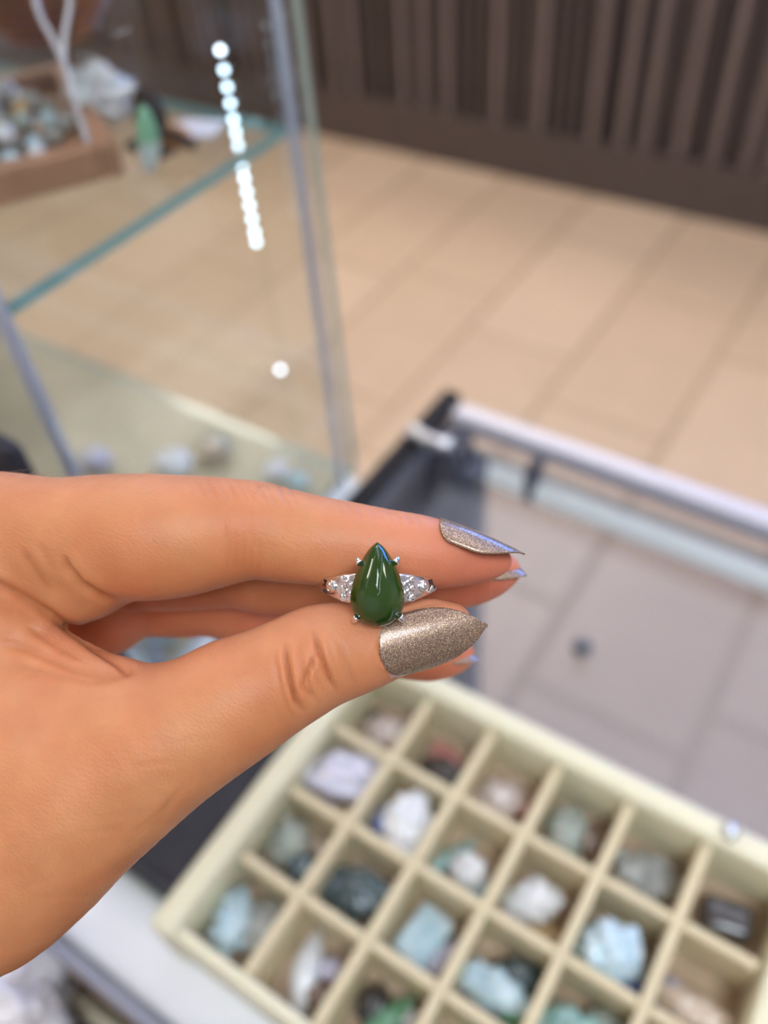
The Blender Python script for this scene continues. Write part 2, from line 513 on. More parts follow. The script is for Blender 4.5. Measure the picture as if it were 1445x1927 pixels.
ca.data.foreach_set('color', np.concatenate([tone, np.ones((len(tone), 1))], 1).astype(np.float32).ravel())
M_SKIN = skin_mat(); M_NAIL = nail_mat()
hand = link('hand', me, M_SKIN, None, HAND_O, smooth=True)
tag(hand, 'warm-toned left hand pinching a green stone ring, with long glitter nails', 'hand')

def nail(base, tip, nrm, hw, arch=50, curl=0.9, thick=0.5, taper_from=0.45, tipw=0.10):
    B, T = bp(*base), bp(*tip)
    ax = T - B; L = np.linalg.norm(ax); ax /= L
    n = np.array(nrm, float); n -= ax * (n @ ax); n /= np.linalg.norm(n)
    w = np.cross(ax, n)
    NU, NV = 34, 20
    verts = []; faces = []
    ph = math.radians(arch); Rr = hw / math.sin(ph)
    for side in (0, 1):
        for i in range(NU + 1):
            u = i / NU
            if u < 0.2: wd = math.sqrt(max(0.0, 1 - ((0.2 - u) / 0.2) ** 2)) * 0.9 + 0.1 * (u / 0.2)
            elif u < taper_from: wd = 1.0
            else:
                s = (u - taper_from) / (1 - taper_from)
                wd = max(tipw * (1 - s * 0.6), (1 - s ** 1.9)) if s < 1 else tipw * 0.4
            wd = max(wd, 0.03)
            for j in range(NV + 1):
                v = -1 + 2 * j / NV
                a = v * ph * wd
                p = B + ax * (L * u) + w * (Rr * math.sin(a)) + n * (Rr * (math.cos(a) - 1) - curl * (u - 0.35) ** 2 * 1.6 + curl * 0.2)
                nn = n * math.cos(a) + w * math.sin(a)
                tk = thick * (1 - 0.45 * u)
                verts.append(p - nn * tk * side)
    o2 = (NU + 1) * (NV + 1)
    g = lambda i, j, s: s * o2 + i * (NV + 1) + j
    for i in range(NU):
        for j in range(NV):
            faces.append((g(i, j, 0), g(i, j + 1, 0), g(i + 1, j + 1, 0), g(i + 1, j, 0)))
            faces.append((g(i, j, 1), g(i + 1, j, 1), g(i + 1, j + 1, 1), g(i, j + 1, 1)))
    for i in range(NU):
        faces.append((g(i, 0, 0), g(i + 1, 0, 0), g(i + 1, 0, 1), g(i, 0, 1)))
        faces.append((g(i, NV, 0), g(i, NV, 1), g(i + 1, NV, 1), g(i + 1, NV, 0)))
    for j in range(NV):
        faces.append((g(0, j, 0), g(0, j, 1), g(0, j + 1, 1), g(0, j + 1, 0)))
        faces.append((g(NU, j, 0), g(NU, j + 1, 0), g(NU, j + 1, 1), g(NU, j, 1)))
    wv = cam2world(np.array(verts)) - np.array(HAND_O)
    m = bpy.data.meshes.new('fingernail'); m.from_pydata(wv.tolist(), [], faces)
    bm = bmesh.new(); bm.from_mesh(m); bmesh.ops.recalc_face_normals(bm, faces=bm.faces); bm.to_mesh(m); bm.free()
    return link('fingernail', m, M_NAIL, hand, None, True)
M_NATN = plain('natural_nail', (0.66, 0.36, 0.28), 0.15, coat=1.0)
M_POL, M_NAIL = M_NAIL, M_NATN
o = nail((705, 1236, 143.25), (908, 1181, 147.0), (0.05, 0.14, -1), 5.5, arch=52, curl=0.9, thick=0.55); o.name = 'nail_plate'; o['label'] = 'clear rim of the thumbnail'
M_NAIL = M_POL
o = nail((714, 1232, 143.0), (919, 1177, 147.0), (0.05, 0.10, -1), 5.3, arch=50, curl=0.9); o['label'] = 'taupe thumbnail with gold glitter facing the viewer'
o = nail((828, 974, 153.0), (990, 1037, 151.0), (0.32, -0.97, -0.06), 5.4, arch=62, curl=1.0); o['label'] = 'pointed glitter nail of the index finger'
o = nail((850, 1010, 168), (993, 1079, 167.5), (0.35, -0.85, -0.5), 5.2, arch=60, curl=1.0); o['label'] = 'pointed glitter nail of the middle finger'
o = nail((782, 1168, 182), (905, 1242, 182.5), (0.5, -0.8, -0.5), 4.8, arch=60, curl=1.0); o['label'] = 'pointed glitter nail below the thumb'

# fine pale hairs along the back of the hand
bm = bmesh.new(); rh = random.Random(12)
top = np.nonzero((PX[:, 0] > 10) & (PX[:, 0] < 520) & (PX[:, 1] < 935) & (HV[:, 2] < 166))[0]
for k in range(150):
    i = int(top[rh.randrange(len(top))]); p = HV[i]; n = HN[i]
    l = rh.uniform(1.2, 2.8); dv = np.array([0.75, 0.0, 0.0]) + n * 0.45 + np.array([rh.uniform(-.3, .3) for _ in range(3)])
    pts = [p - n * 0.05, p + dv * l * 0.5, p + dv * l + np.array([0.1, 0.12, 0.0]) * l]
    w = [Vector(cam2world(q)) - HAND_O for q in pts]
    prev = None
    for q, r in zip(w, (2.6e-5, 2.0e-5, 0.6e-5)):
        t = (w[-1] - w[0]).normalized(); a = t.orthogonal().normalized(); b = t.cross(a)
        ring_ = [bm.verts.new(q + (a * math.cos(c) + b * math.sin(c)) * r) for c in (0, 2.094, 4.189)]
        if prev:
            for j in range(3): bm.faces.new((prev[j], prev[(j + 1) % 3], ring_[(j + 1) % 3], ring_[j]))
        prev = ring_
o = link('fine_hair', mesh_from(bm, 'fine_hair'), plain('pale_hair', (0.55, 0.36, 0.22), 0.5), hand, None, True)
o['kind'] = 'stuff'
# ------------------------------------------------------------------ the ring
M_SILVER = plain('silver', (0.86, 0.85, 0.84), 0.13, 1.0)
M_DARK = plain('painted_slot_shade', (0.05, 0.018, 0.016), 0.35)
M_DIAM = plain('clear_gem', (0.93, 0.92, 0.91), 0.02, 1.0)
def jade_mat():
    m, nt, b = new_mat('green_cabochon')
    N, L = nt.nodes, nt.links
    tc = N.new('ShaderNodeTexCoord')
    nz = N.new('ShaderNodeTexNoise'); nz.inputs['Scale'].default_value = 260; nz.inputs['Detail'].default_value = 4
    L.new(tc.outputs['Object'], nz.inputs['Vector'])
    rp = N.new('ShaderNodeValToRGB')
    rp.color_ramp.elements[0].position = 0.3; rp.color_ramp.elements[0].color = (0.016, 0.046, 0.004, 1)
    rp.color_ramp.elements[1].position = 0.75; rp.color_ramp.elements[1].color = (0.032, 0.074, 0.009, 1)
    L.new(nz.outputs['Fac'], rp.inputs['Fac']); L.new(rp.outputs['Color'], b.inputs['Base Color'])
    b.inputs['Roughness'].default_value = 0.06
    b.inputs['IOR'].default_value = 1.62
    b.inputs['Subsurface Weight'].default_value = 0.1
    b.inputs['Subsurface Radius'].default_value = (0.4, 1.0, 0.25)
    b.inputs['Subsurface Scale'].default_value = 0.002
    return m
M_JADE = jade_mat()
RO = bp(710, 1102, 143.0)
RING_O = Vector(cam2world(RO))
def rl(p):
    """ring-local mm (x right, y up the stone, z towards the viewer) -> offset from the ring origin in world metres"""
    c = RO + np.array([p[0], -p[1], -p[2]])
    return Vector(cam2world(c)) - RING_O
ring = empty('gemstone_ring', RING_O)
tag(ring, 'silver ring with a pear-shaped dark green cabochon held between finger and thumb', 'ring')
OUT_Y = [82, 77, 70, 60, 50, 40, 30, 20, 10, 0, -10, -20, -30, -40, -50, -58, -65, -71, -75, -78]
OUT_W = [0, 9, 15.5, 22, 28, 33, 38, 42.5, 46, 49, 51, 52, 51.6, 50, 46, 41, 34.5, 26, 17, 0]
def outline(n=72):
    side = []
    ys = np.array(OUT_Y, float); ws = np.array(OUT_W, float)
    # arc-length resample
    d = np.concatenate([[0], np.cumsum(np.hypot(np.diff(ys), np.diff(ws)))])
    t = np.linspace(0, d[-1], n // 2 + 1)
    yy = np.interp(t, d, ys); ww = np.interp(t, d, ws)
    for _ in range(4):
        yy[1:-1] = (yy[:-2] + 2 * yy[1:-1] + yy[2:]) / 4; ww[1:-1] = (ww[:-2] + 2 * ww[1:-1] + ww[2:]) / 4
    k = 143.0 / F_PX
    R = [(w * k, y * k) for w, y in zip(ww, yy)]
    return R + [(-x, y) for x, y in R[-2:0:-1]]
def dome(scale_list, name, mat, parent, close_back=True):
    """stack of scaled outlines: list of (scale, z)"""
    bm = bmesh.new()
    ol = outline()
    rings = []
    for s, z in scale_list:
        if s < 1e-4:
            rings.append([bm.verts.new(rl((0, -0.8, z)))])
        else:
            rings.append([bm.verts.new(rl((x * s, -0.8 + (y + 0.8) * s, z))) for x, y in ol])
    n = len(ol)
    for a, b in zip(rings, rings[1:]):
        if len(b) == 1:
            for k in range(n): bm.faces.new((a[k], a[(k + 1) % n], b[0]))
        else:
            for k in range(n): bm.faces.new((a[k], a[(k + 1) % n], b[(k + 1) % n], b[k]))
    if close_back: bm.faces.new(rings[0][::-1])
    bmesh.ops.recalc_face_normals(bm, faces=bm.faces)
    return link(name, mesh_from(bm, name), mat, parent, None, True)
prof = [(0.80, -1.0), (0.93, -0.6), (0.985, -0.15), (1.0, 0.2)]
for i in range(1, 19):
    s = math.cos(i / 18 * math.pi / 2)
    prof.append((s if i < 18 else 0.0, 0.2 + 4.3 * (1 - s ** 2.1) ** 0.62))
stone = dome(prof, 'cabochon', M_JADE, ring); stone['label'] = 'polished dark green pear-shaped stone'
gal = dome([(0.70, -2.6), (0.84, -2.0), (0.97, -1.0), (1.0, -0.55), (0.985, -0.45), (0.6, -0.75), (0.0, -0.8)], 'gallery', M_SILVER, ring)
# prongs
for (px, py) in [(674, 1055), (746, 1054), (669, 1164), (755, 1162)]:
    x, y = (px - 710) * 143 / F_PX, -(py - 1102) * 143 / F_PX
    d = Vector((-x, -y)).normalized()
    path = [(x * 0.8, y * 0.8, -2.4), (x * 1.0, y * 1.0, -0.9), (x * 1.05, y * 1.04, 0.25), (x * 1.0 + d.x * 0.15, y + d.y * 0.15, 0.95), (x + d.x * 0.6, y + d.y * 0.6, 1.3)]
    pts = bezier_pts([rl(p) for p in path], 5)
    rr = [0.00056] * (len(pts) - 4) + [0.00062, 0.00066, 0.00058, 0.00028]
    link('prong', tube_mesh('prong', pts, rr, 12), M_SILVER, ring, None, True)
# band: circle in the plane of x and depth
BR, BT = 11.2, 1.5          # outer radius, thickness
BC = -11.9                  # z of the centre
def bwidth(th):
    a = abs(math.degrees(th))
    return float(np.interp(a, [0, 22, 31, 45, 60, 75, 110, 180], [5.2, 5.2, 4.8, 3.7, 2.8, 2.2, 2.0, 2.4]))
def band_pt(th, y, r): return (r * math.sin(th), y, BC + r * math.cos(th))
bm = bmesh.new()
NT = 120; rings = []
sec = [(-0.5, 0.15), (-0.42, 0.0), (0.42, 0.0), (0.5, 0.15), (0.5, 0.85), (0.42, 1.0), (-0.42, 1.0), (-0.5, 0.85)]
for i in range(NT):
    th = 2 * math.pi * i / NT
    if th > math.pi: th -= 2 * math.pi
    w = bwidth(th)
    rings.append([bm.verts.new(rl(band_pt(th, a * w - 0.75 * math.cos(th), BR - BT * b))) for a, b in sec])
for i in range(NT):
    a, b = rings[i], rings[(i + 1) % NT]
    for k in range(8): bm.faces.new((a[k], a[(k + 1) % 8], b[(k + 1) % 8], b[k]))
bmesh.ops.recalc_face_normals(bm, faces=bm.faces)
link('band', mesh_from(bm, 'band'), M_SILVER, ring, None, True)
def gem_mesh(r):
    bm = bmesh.new()
    n = 10
    rings = [[bm.verts.new((r * s * math.cos(2 * math.pi * (k + o) / n), r * s * math.sin(2 * math.pi * (k + o) / n), z * r)) for k in range(n)] for s, z, o in [(0.95, -0.2, 0), (1.0, 0.0, 0), (0.78, 0.32, 0.5), (0.5, 0.45, 0)]]
    for a, b in zip(rings, rings[1:]):
        for k in range(n):
            bm.faces.new((a[k], a[(k + 1) % n], b[(k + 1) % n])); bm.faces.new((a[k], b[(k + 1) % n], b[k]))
    bm.faces.new(rings[-1]); bm.faces.new(rings[0][::-1])
    return mesh_from(bm, 'accent_gem')
def place_radial(me, name, mat, th, y, r):
    p = rl(band_pt(th, y, r))
    zv = (rl(band_pt(th, y, r + 1)) - p).normalized(); yv = (rl(band_pt(th, y + 1, r)) - p).normalized(); xv = yv.cross(zv)
    M = Matrix((xv, yv, zv)).transposed().to_4x4(); M.translation = p
    o = link(name, me, mat, ring); o.matrix_local = M
    return o
def torus_mesh(R, r, name, n=24, m=8):
    bm = bmesh.new()
    rg = [[bm.verts.new(((R + r * math.cos(2 * math.pi * j / m)) * math.cos(2 * math.pi * i / n), (R + r * math.cos(2 * math.pi * j / m)) * math.sin(2 * math.pi * i / n), r * math.sin(2 * math.pi * j / m))) for j in range(m)] for i in range(n)]
    for i in range(n):
        for j in range(m):
            bm.faces.new((rg[i][j], rg[(i + 1) % n][j], rg[(i + 1) % n][(j + 1) % m], rg[i][(j + 1) % m]))
    return mesh_from(bm, name)
g_small, g_mid = gem_mesh(0.00068), gem_mesh(0.00085)
bez = torus_mesh(0.00095, 0.00024, 'bezel')
bead = torus_mesh(0.00068, 0.00014, 'bead_setting', 16, 6)
void = bpy.data.meshes.new('void')
for s in (-1, 1):
    for r_ in (1, 0, -1):
        th = s * math.radians(31.5); y = -0.65 + r_ * 1.5
        place_radial(g_small, 'accent_gem', M_DIAM, th, y, BR + 0.06)
        place_radial(bead, 'bead_setting', M_SILVER, th, y, BR + 0.02)
        if r_ >= 0:
            place_radial(g_small, 'accent_gem', M_DIAM, s * math.radians(25.5), y - 0.75, BR + 0.06)
    place_radial(g_mid, 'accent_gem', M_DIAM, s * math.radians(45.5), -0.42, BR + 0.3)
    b_ = place_radial(bez, 'bezel', M_SILVER, s * math.radians(45.5), -0.42, BR + 0.15)
    b_.data.polygons.foreach_set('use_smooth', [True] * len(b_.data.polygons))
    # dark inlay painted as the shaded opening in the shoulder
    bm = bmesh.new(); vs = []
    for a, h in [(52, 1.0), (57, 1.02), (64, 0.85), (71, 0.66), (78, 0.3), (78, -0.3), (71, -0.66), (64, -0.85), (57, -1.02), (52, -1.0)]:
        vs.append(bm.verts.new(rl(band_pt(s * math.radians(a), -0.4 + h, BR + 0.03))))
    top = bm.faces.new(vs)
    ex = bmesh.ops.extrude_face_region(bm, geom=[top])
    for v in [g for g in ex['geom'] if isinstance(g, bmesh.types.BMVert)]:
        v.co = v.co + (rl((0, 0, BC)) - v.co).normalized() * 0.0006
    bmesh.ops.recalc_face_normals(bm, faces=bm.faces)
    o = link('slot_inlay', mesh_from(bm, 'slot_inlay'), M_DARK, ring); o['label'] = 'dark inlay for the shaded opening in the ring shoulder'
# ------------------------------------------------------------------ the room
HC = 0.44                         # counter top below the camera
ZC = CAM[2] - HC                  # counter top height
M_WALL = plain('warm_wall', (0.62, 0.55, 0.47), 0.8, noise=0.04, nscale=8)
M_CEIL = plain('ceiling_paint', (0.80, 0.79, 0.78), 0.85, noise=0.03, nscale=6)
M_GROUT = plain('grout', (0.50, 0.365, 0.24), 0.75, noise=0.06, nscale=20)
M_TILE = plain('beige_tile', (0.635, 0.47, 0.32), 0.32, noise=0.035, nscale=9)
M_TILE2 = plain('beige_tile_light', (0.675, 0.505, 0.35), 0.32, noise=0.035, nscale=7)
M_BROWN = plain('dark_brown_laminate', (0.095, 0.071, 0.063), 0.55, noise=0.10, nscale=30)
M_RIB_LIT = plain('lit_brown_rib', (0.20, 0.155, 0.14), 0.5, noise=0.08, nscale=30)  # lighter than the laminate: light reflected by some ribs is painted in
M_BROWN_D = plain('deep_brown_groove', (0.030, 0.022, 0.021), 0.6)
RX0, RX1, RY0, RY1, RZ = -4.2, 3.4, -2.0, 4.6, 2.9
floor = empty('floor', (0, 0, 0)); tag(floor, kind='structure')
box('grout_bed', RX0, RX1, RY0, RY1, -0.06, -0.003, M_GROUT, floor)
# tiles in running bond; each is a block of its own where the photo shows it
PXT, PYT, GAP, GAPX = 0.32, 0.57, 0.015, 0.022
offs = {-1: 0.25, -2: 0.443, -3: 0.06, -4: 0.24, 0: 0.356}
tile_me = box_mesh('tile', PXT - GAPX, PYT - GAP, 0.012, 0.002, 1); tile_me.materials.append(M_TILE)
tile_me2 = tile_me.copy(); tile_me2.materials.clear(); tile_me2.materials.append(M_TILE2)
rt = random.Random(11)
for c in range(-13, 10):
    off = offs.get(c, ((c * 0.19) % PYT))
    y = off - 4 * PYT
    while y < 2.75:
        xc, yc = -0.005 + (c + 0.5) * PXT, y + PYT / 2
        if RX0 < xc - PXT / 2 and xc + PXT / 2 < RX1 and yc - PYT / 2 > RY0:
            o = link('tile', tile_me if rt.random() < 0.5 else tile_me2, None, floor, (xc, yc, -0.006 + rt.uniform(-0.0004, 0.0004)))
        y += PYT
ceil = box('ceiling', RX0, RX1, RY0, RY1, RZ, RZ + 0.1, M_CEIL); tag(ceil, kind='structure')
for nm, a in [('wall_left', (RX0 - 0.1, RX0, RY0, RY1)), ('wall_right', (RX1, RX1 + 0.1, RY0, RY1)), ('wall_front', (RX0, RX1, RY0 - 0.1, RY0)), ('wall_back', (RX0, RX1, RY1, RY1 + 0.1))]:
    o = box(nm, *a, 0, RZ, M_WALL); tag(o, kind='structure')
# ceiling lights
def lamp_mat(name, col, s):
    return plain(name, (0.9, 0.9, 0.9), 0.5, emit=col, es=s)
M_LAMP = lamp_mat('lamp_diffuser', (1.0, 0.90, 0.76), 13.0)
M_LAMPC = lamp_mat('lamp_diffuser_cool', (0.80, 0.90, 1.0), 14.0)
M_ALU = plain('aluminium', (0.70, 0.69, 0.69), 0.32, 1.0, noise=0.03, nscale=40)
M_WHITE = plain('white_paint', (0.82, 0.82, 0.81), 0.35)
def ceil_panel(x, y, sx, sy, mat, label):
    t = empty('ceiling_light', (x, y, RZ)); tag(t, label, 'light', 'ceiling light panels')
    for nm, dx, dy, wx, wy in [('frame', 0, sy / 2, sx + 0.04, 0.02), ('frame', 0, -sy / 2, sx + 0.04, 0.02), ('frame', sx / 2, 0, 0.02, sy), ('frame', -sx / 2, 0, 0.02, sy)]:
        link(nm, box_mesh(nm, wx, wy, 0.04), M_ALU, t, (dx, dy, -0.02))
    link('diffuser', box_mesh('diffuser', sx - 0.02, sy - 0.02, 0.02), mat, t, (0, 0, -0.018))
ceil_panel(-2.2, 2.1, 0.6, 1.2, M_LAMP, 'square-edged warm ceiling panel above the aisle, left')
M_VEILLIGHT = lamp_mat('added_veil_light', (0.84, 0.87, 1.0), 1.9)  # added, unseen: its reflection makes the pale veil on the counter glass
ceil_panel(-0.25, 1.45, 1.9, 1.15, M_VEILLIGHT, 'large soft ceiling panel added to veil the counter glass with its reflection')
ceil_panel(2.0, 2.0, 0.6, 1.2, M_LAMP, 'square-edged warm ceiling panel above the aisle, far right')
ceil_panel(-2.2, -0.6, 0.6, 1.2, M_LAMP, 'square-edged warm ceiling panel behind the counter, left')
ceil_panel(0.6, -0.5, 0.6, 1.2, M_LAMPC, 'cool white ceiling panel behind the counter')
ceil_panel(-1.3, 3.3, 1.2, 0.6, M_LAMP, 'warm ceiling panel added over the ribbed counter to brighten the aisle floor')  # added out of view to brighten the far part of the aisle floor
ceil_panel(-1.6, 1.35, 0.05, 6.2, M_LAMPC, 'added long thin cool strip light for the lines on the stone, left')  # both strips added out of view to draw reflected lines on the stone
ceil_panel(1.25, 1.35, 0.05, 6.2, M_LAMPC, 'added long thin cool strip light for the lines on the stone, right')
scr = empty('added_blue_screen', (0.3, RY1 - 0.03, 1.55)); tag(scr, 'unseen blue lit screen added on the back wall for the blue reflections', 'screen')  # added, out of view, to give stone and nails their blue reflections
link('bezel', box_mesh('bezel', 3.1, 0.05, 1.4, 0.005, 1), plain('screen_bezel', (0.02, 0.02, 0.02), 0.4), scr, (0, 0, 0))
link('display', box_mesh('display', 3.0, 0.006, 1.3), plain('added_screen_blue', (0.02, 0.02, 0.02), 0.3, emit=(0.10, 0.30, 1.0), es=9.0), scr, (0, -0.029, 0))
# opposite counter with ribbed front
YO = 2.63
opp = empty('ribbed_counter', (-0.6, YO, 0))
tag(opp, 'dark brown ribbed counter standing across the tiled aisle', 'counter')
box('plinth', -4.1, 2.4, YO, YO + 0.62, 0.0, 0.175, M_BROWN, opp)
box('front_panel', -4.1, 2.4, YO + 0.03, YO + 0.60, 0.175, 1.02, M_BROWN_D, opp)
box('worktop', -4.1, 2.4, YO - 0.02, YO + 0.64, 1.02, 1.06, M_BROWN, opp, 0.004)
big = [-1.993, -1.915, -1.70, -1.617, -1.528, -1.338, -1.183, -0.992, -0.894, -0.815, -0.709, -0.602, -0.50, -0.44, -0.31, -0.22, -0.05, 0.04, 0.2, -2.12, -2.2, -2.33, -2.41, -2.6, -2.68, -2.85, -3.0, -3.1]
rib_b = box_mesh('rib', 0.030, 0.034, 0.843, 0.006, 2); rib_b.materials.append(M_RIB_LIT)
rib_s = box_mesh('rib', 0.020, 0.020, 0.843, 0.005, 2); rib_s.materials.append(M_BROWN)
for x in big:
    link('rib', rib_b, None, opp, (x + 0.6, 0.017, 0.175 + 0.4215))
x = -3.15
while x < 0.3:
    if min(abs(x - b) for b in big) > 0.034:
        link('rib', rib_s, None, opp, (x + 0.6, 0.021, 0.175 + 0.4215))
    x += 0.042
# ------------------------------------------------------------------ the glass counter we stand behind
M_GLASS = glass_mat('clear_glass')
M_GLASSC = glass_mat('grey_counter_glass', (0.885, 0.90, 0.93))
M_EDGE = plain('glass_edge_teal', (0.20, 0.42, 0.42), 0.15, coat=0.5)
M_EDGE2 = plain('glass_edge_pale', (0.55, 0.60, 0.72), 0.12, coat=0.5)
M_EDGE3 = plain('glass_edge_green', (0.38, 0.43, 0.34), 0.15, coat=0.5)
M_BLACK = plain('black_profile', (0.012, 0.011, 0.014), 0.5, spec=0.2)
M_GREY = plain('grey_panel', (0.20, 0.20, 0.205), 0.45, noise=0.04, nscale=15)
M_GREYD = plain('dark_grey_post', (0.11, 0.11, 0.115), 0.4)
M_GLOSSW = plain('white_gloss', (0.84, 0.86, 0.88), 0.15, coat=0.8)
M_RAIL = plain('satin_rail', (0.80, 0.75, 0.75), 0.42, 0.25)
M_LIP = plain('blue_grey_metal', (0.33, 0.35, 0.43), 0.45, 0.6)
def pane(name, x0, x1, y0, y1, z0, z1, parent, thin, edge, glass=None):
    """glass slab: the two big faces (normal along `thin`) clear, the polished edges coloured"""
    me = box_mesh(name, x1 - x0, y1 - y0, z1 - z0)
    me.materials.append(glass or M_GLASS); me.materials.append(edge)
    for p in me.polygons:
        p.material_index = 0 if abs(p.normal[thin]) > 0.5 else 1
    return link(name, me, None, parent, Vector(((x0 + x1) / 2, (y0 + y1) / 2, (z0 + z1) / 2)) - Vector(parent.location))
XE = -0.272                      # left end of the counter
CX1 = 1.6
YF = 0.452                       # front (customer side)
ctr = empty('glass_counter', (0, 0.2, 0))
tag(ctr, 'glass display counter with aluminium front rail under the cream tray', 'counter')
pane('top_pane', XE, CX1, 0.052, YF + 0.008, ZC - 0.008, ZC, ctr, 2, M_EDGE3, M_GLASSC)
pane('front_pane', XE + 0.03, CX1, YF - 0.006, YF, 0.42, ZC - 0.03, ctr, 1, M_EDGE3, M_GLASSC)
box('base_cabinet', XE, CX1, 0.06, YF, 0.0, 0.42, M_WHITE, ctr)
box('back_panel', XE, CX1, 0.052, 0.060, 0.42, ZC - 0.009, M_GREYD, ctr)
box('front_rail', XE + 0.012, CX1, YF - 0.004, YF + 0.014, ZC - 0.016, ZC, M_RAIL, ctr, 0.005, 3, True)
box('end_profile', XE - 0.006, XE + 0.008, 0.05, YF + 0.022, ZC - 0.016, ZC, M_BLACK, ctr, 0.001)
box('end_panel', XE - 0.004, XE + 0.004, 0.05, YF, 0.0, ZC - 0.012, M_GREY, ctr)
box('inner_trim', XE + 0.006, XE + 0.014, 0.06, YF - 0.02, ZC - 0.024, ZC - 0.009, M_GREY, ctr)
box('corner_post', XE + 0.008, XE + 0.036, YF - 0.034, YF - 0.006, 0.42, ZC - 0.010, M_GREYD, ctr, 0.003)
box('post_face', XE + 0.0365, XE + 0.052, YF - 0.030, YF - 0.010, 0.42, ZC - 0.030, M_GREY, ctr, 0.003)
# bracket that joins the end profile and the corner
o = link('corner_bracket', tube_mesh('corner_bracket', bezier_pts([(-0.014, 0.002, 0.0057), (0, -0.002, 0.0062), (0.014, -0.003, 0.0062), (0.022, 0.002, 0.0057)], 5), 0.0055, 10), M_ALU, None, (XE + 0.012, 0.41, ZC), True)
tag(o, 'rounded metal bracket on the counter corner beside the black profile', 'bracket')
# light tube under the front rail
LTO = Vector((0, 0.445, ZC - 0.045)) - Vector(ctr.location)
M_TUBE = plain('tube_white', (0.86, 0.87, 0.84), 0.3, emit=(0.95, 1.0, 0.92), es=0.45)
lt = link('light_tube', tube_mesh('light_tube', [(XE + 0.045, 0, 0), (CX1 - 0.05, 0, 0)], 0.0085, 16), M_TUBE, ctr, LTO, True); lt.name = 'light_tube'; lt['label'] = 'white light tube below the front rail'
link('end_cap', tube_mesh('end_cap', [(XE + 0.028, 0.0, 0.004), (XE + 0.046, 0, 0.0)], 0.0095, 16), M_BLACK, lt, None, True)
link('clip', box_mesh('clip', 0.009, 0.019, 0.036, 0.002, 2, (0, 0.001, 0.009)), M_GREYD, lt, (-0.183, 0, 0))
# white bullnose along the staff side
bm = bmesh.new(); rings = []
prof = []
for k in range(15):
    a = math.pi * k / 14
    prof.append((0.0335 - 0.0215 * math.cos(a), -0.0205 + 0.020 * math.sin(a) ** 0.8))
for k, xx in enumerate([-0.268, -0.2645, -0.258, -0.246, -0.225, -0.1, 0.2, 0.8, CX1]):
    s = [0.35, 0.62, 0.82, 0.94, 1, 1, 1, 1, 1][k]
    rings.append([bm.verts.new((xx, 0.0335 + (y - 0.0335) * (0.6 + 0.4 * s), -0.030 + (z + 0.030) * s)) for y, z in prof] + [bm.verts.new((xx, 0.055, -0.030)), bm.verts.new((xx, 0.012, -0.030))])
for a, b in zip(rings, rings[1:]):
    n = len(a)
    for k in range(n): bm.faces.new((a[k], a[(k + 1) % n], b[(k + 1) % n], b[k]))
bm.faces.new(rings[0]); bm.faces.new(rings[-1][::-1])
bmesh.ops.recalc_face_normals(bm, faces=bm.faces)
edge = link('counter_edging', mesh_from(bm, 'counter_edging'), M_GLOSSW, ctr, Vector((0, 0, ZC)) - Vector(ctr.location), True)
edge['label'] = 'glossy white rounded edging strip'
lip = box('metal_lip', XE, CX1, 0.004, 0.0115, ZC - 0.046, ZC - 0.012, M_LIP, ctr, 0.002)
lip['label'] = 'narrow blue-grey metal lip'
# staff-side ledge; its black stands for the drawer shadow
led = box('staff_ledge', -0.8, CX1, -0.26, 0.0035, ZC - 0.12, ZC - 0.10, M_BLACK, None, 0.002)
tag(led, 'staff-side ledge below the counter edge, black for the drawer shadow', 'ledge')
M_SHADEPAD = plain('charcoal_shade_pad', (0.024, 0.024, 0.033), 0.55, noise=0.15, nscale=90, bump=0.15)
pad = box('shade_pad', XE + 0.010, -0.182, 0.060, 0.285, ZC + 0.0003, ZC + 0.009, M_SHADEPAD, None, 0.003)  # dark pad doubles as the shadow and reflection beside the tray
tag(pad, 'charcoal pad left of the cream tray, doubling as the shadow beside it', 'pad')
bmp = link('rubber_pad', tube_mesh('rubber_pad', [(0, 0, 0.0), (0, 0, 0.003), (0, 0, 0.004)], [0.0062, 0.0062, 0.0045], 20), M_GREYD, None, at_h(1095, 1221, HC - 0.0005), True)
tag(bmp, 'small dark round rubber pad on the glass counter top', 'pad')
# ------------------------------------------------------------------ cream compartment tray
SCL = 0.80
XL = [(-0.2078 + 0.0466 * i) * SCL for i in range(7)]
YL = [(0.250 - 0.0490 * j) * SCL for j in range(5)]      # from back to front
ZT = CAM[2] - 0.40                                       # top of the dividers
ZB = ZC + 0.0005
M_CREAM = plain('cream_plastic', (0.79, 0.745, 0.53), 0.35, noise=0.02, nscale=20, sss=0.15)
M_CELLSHADE = plain('tan_cell_shade', (0.50, 0.36, 0.235), 0.7, noise=0.10, nscale=120)  # tan puts the shade inside the cream cells into the floor colour
tray = empty('compartment_tray', ((XL[0] + XL[6]) / 2, (YL[0] + YL[4]) / 2, ZB))
tag(tray, 'cream plastic compartment tray of small carved stones on the glass counter', 'tray')
box('tray_base', XL[0] - 0.006, XL[6] + 0.006, YL[4] - 0.005, YL[0] + 0.006, ZB, ZB + 0.004, M_CREAM, tray)
box('shaded_floor', XL[0], XL[6], YL[4], YL[0], ZB + 0.004, ZB + 0.006, M_CELLSHADE, tray)
RW_ = 0.013
M_DIV = plain('tan_cream_plastic', (0.68, 0.585, 0.38), 0.35, noise=0.03, nscale=20, sss=0.15)
box('side_wall', XL[0] - RW_, XL[0], YL[4] - 0.008, YL[0] + RW_, ZB, ZT + 0.003, M_CREAM, tray, 0.003, 3, True)
box('side_wall', XL[6], XL[6] + RW_ + 0.006, YL[4] - 0.008, YL[0] + RW_, ZB, ZT + 0.003, M_CREAM, tray, 0.003, 3, True)
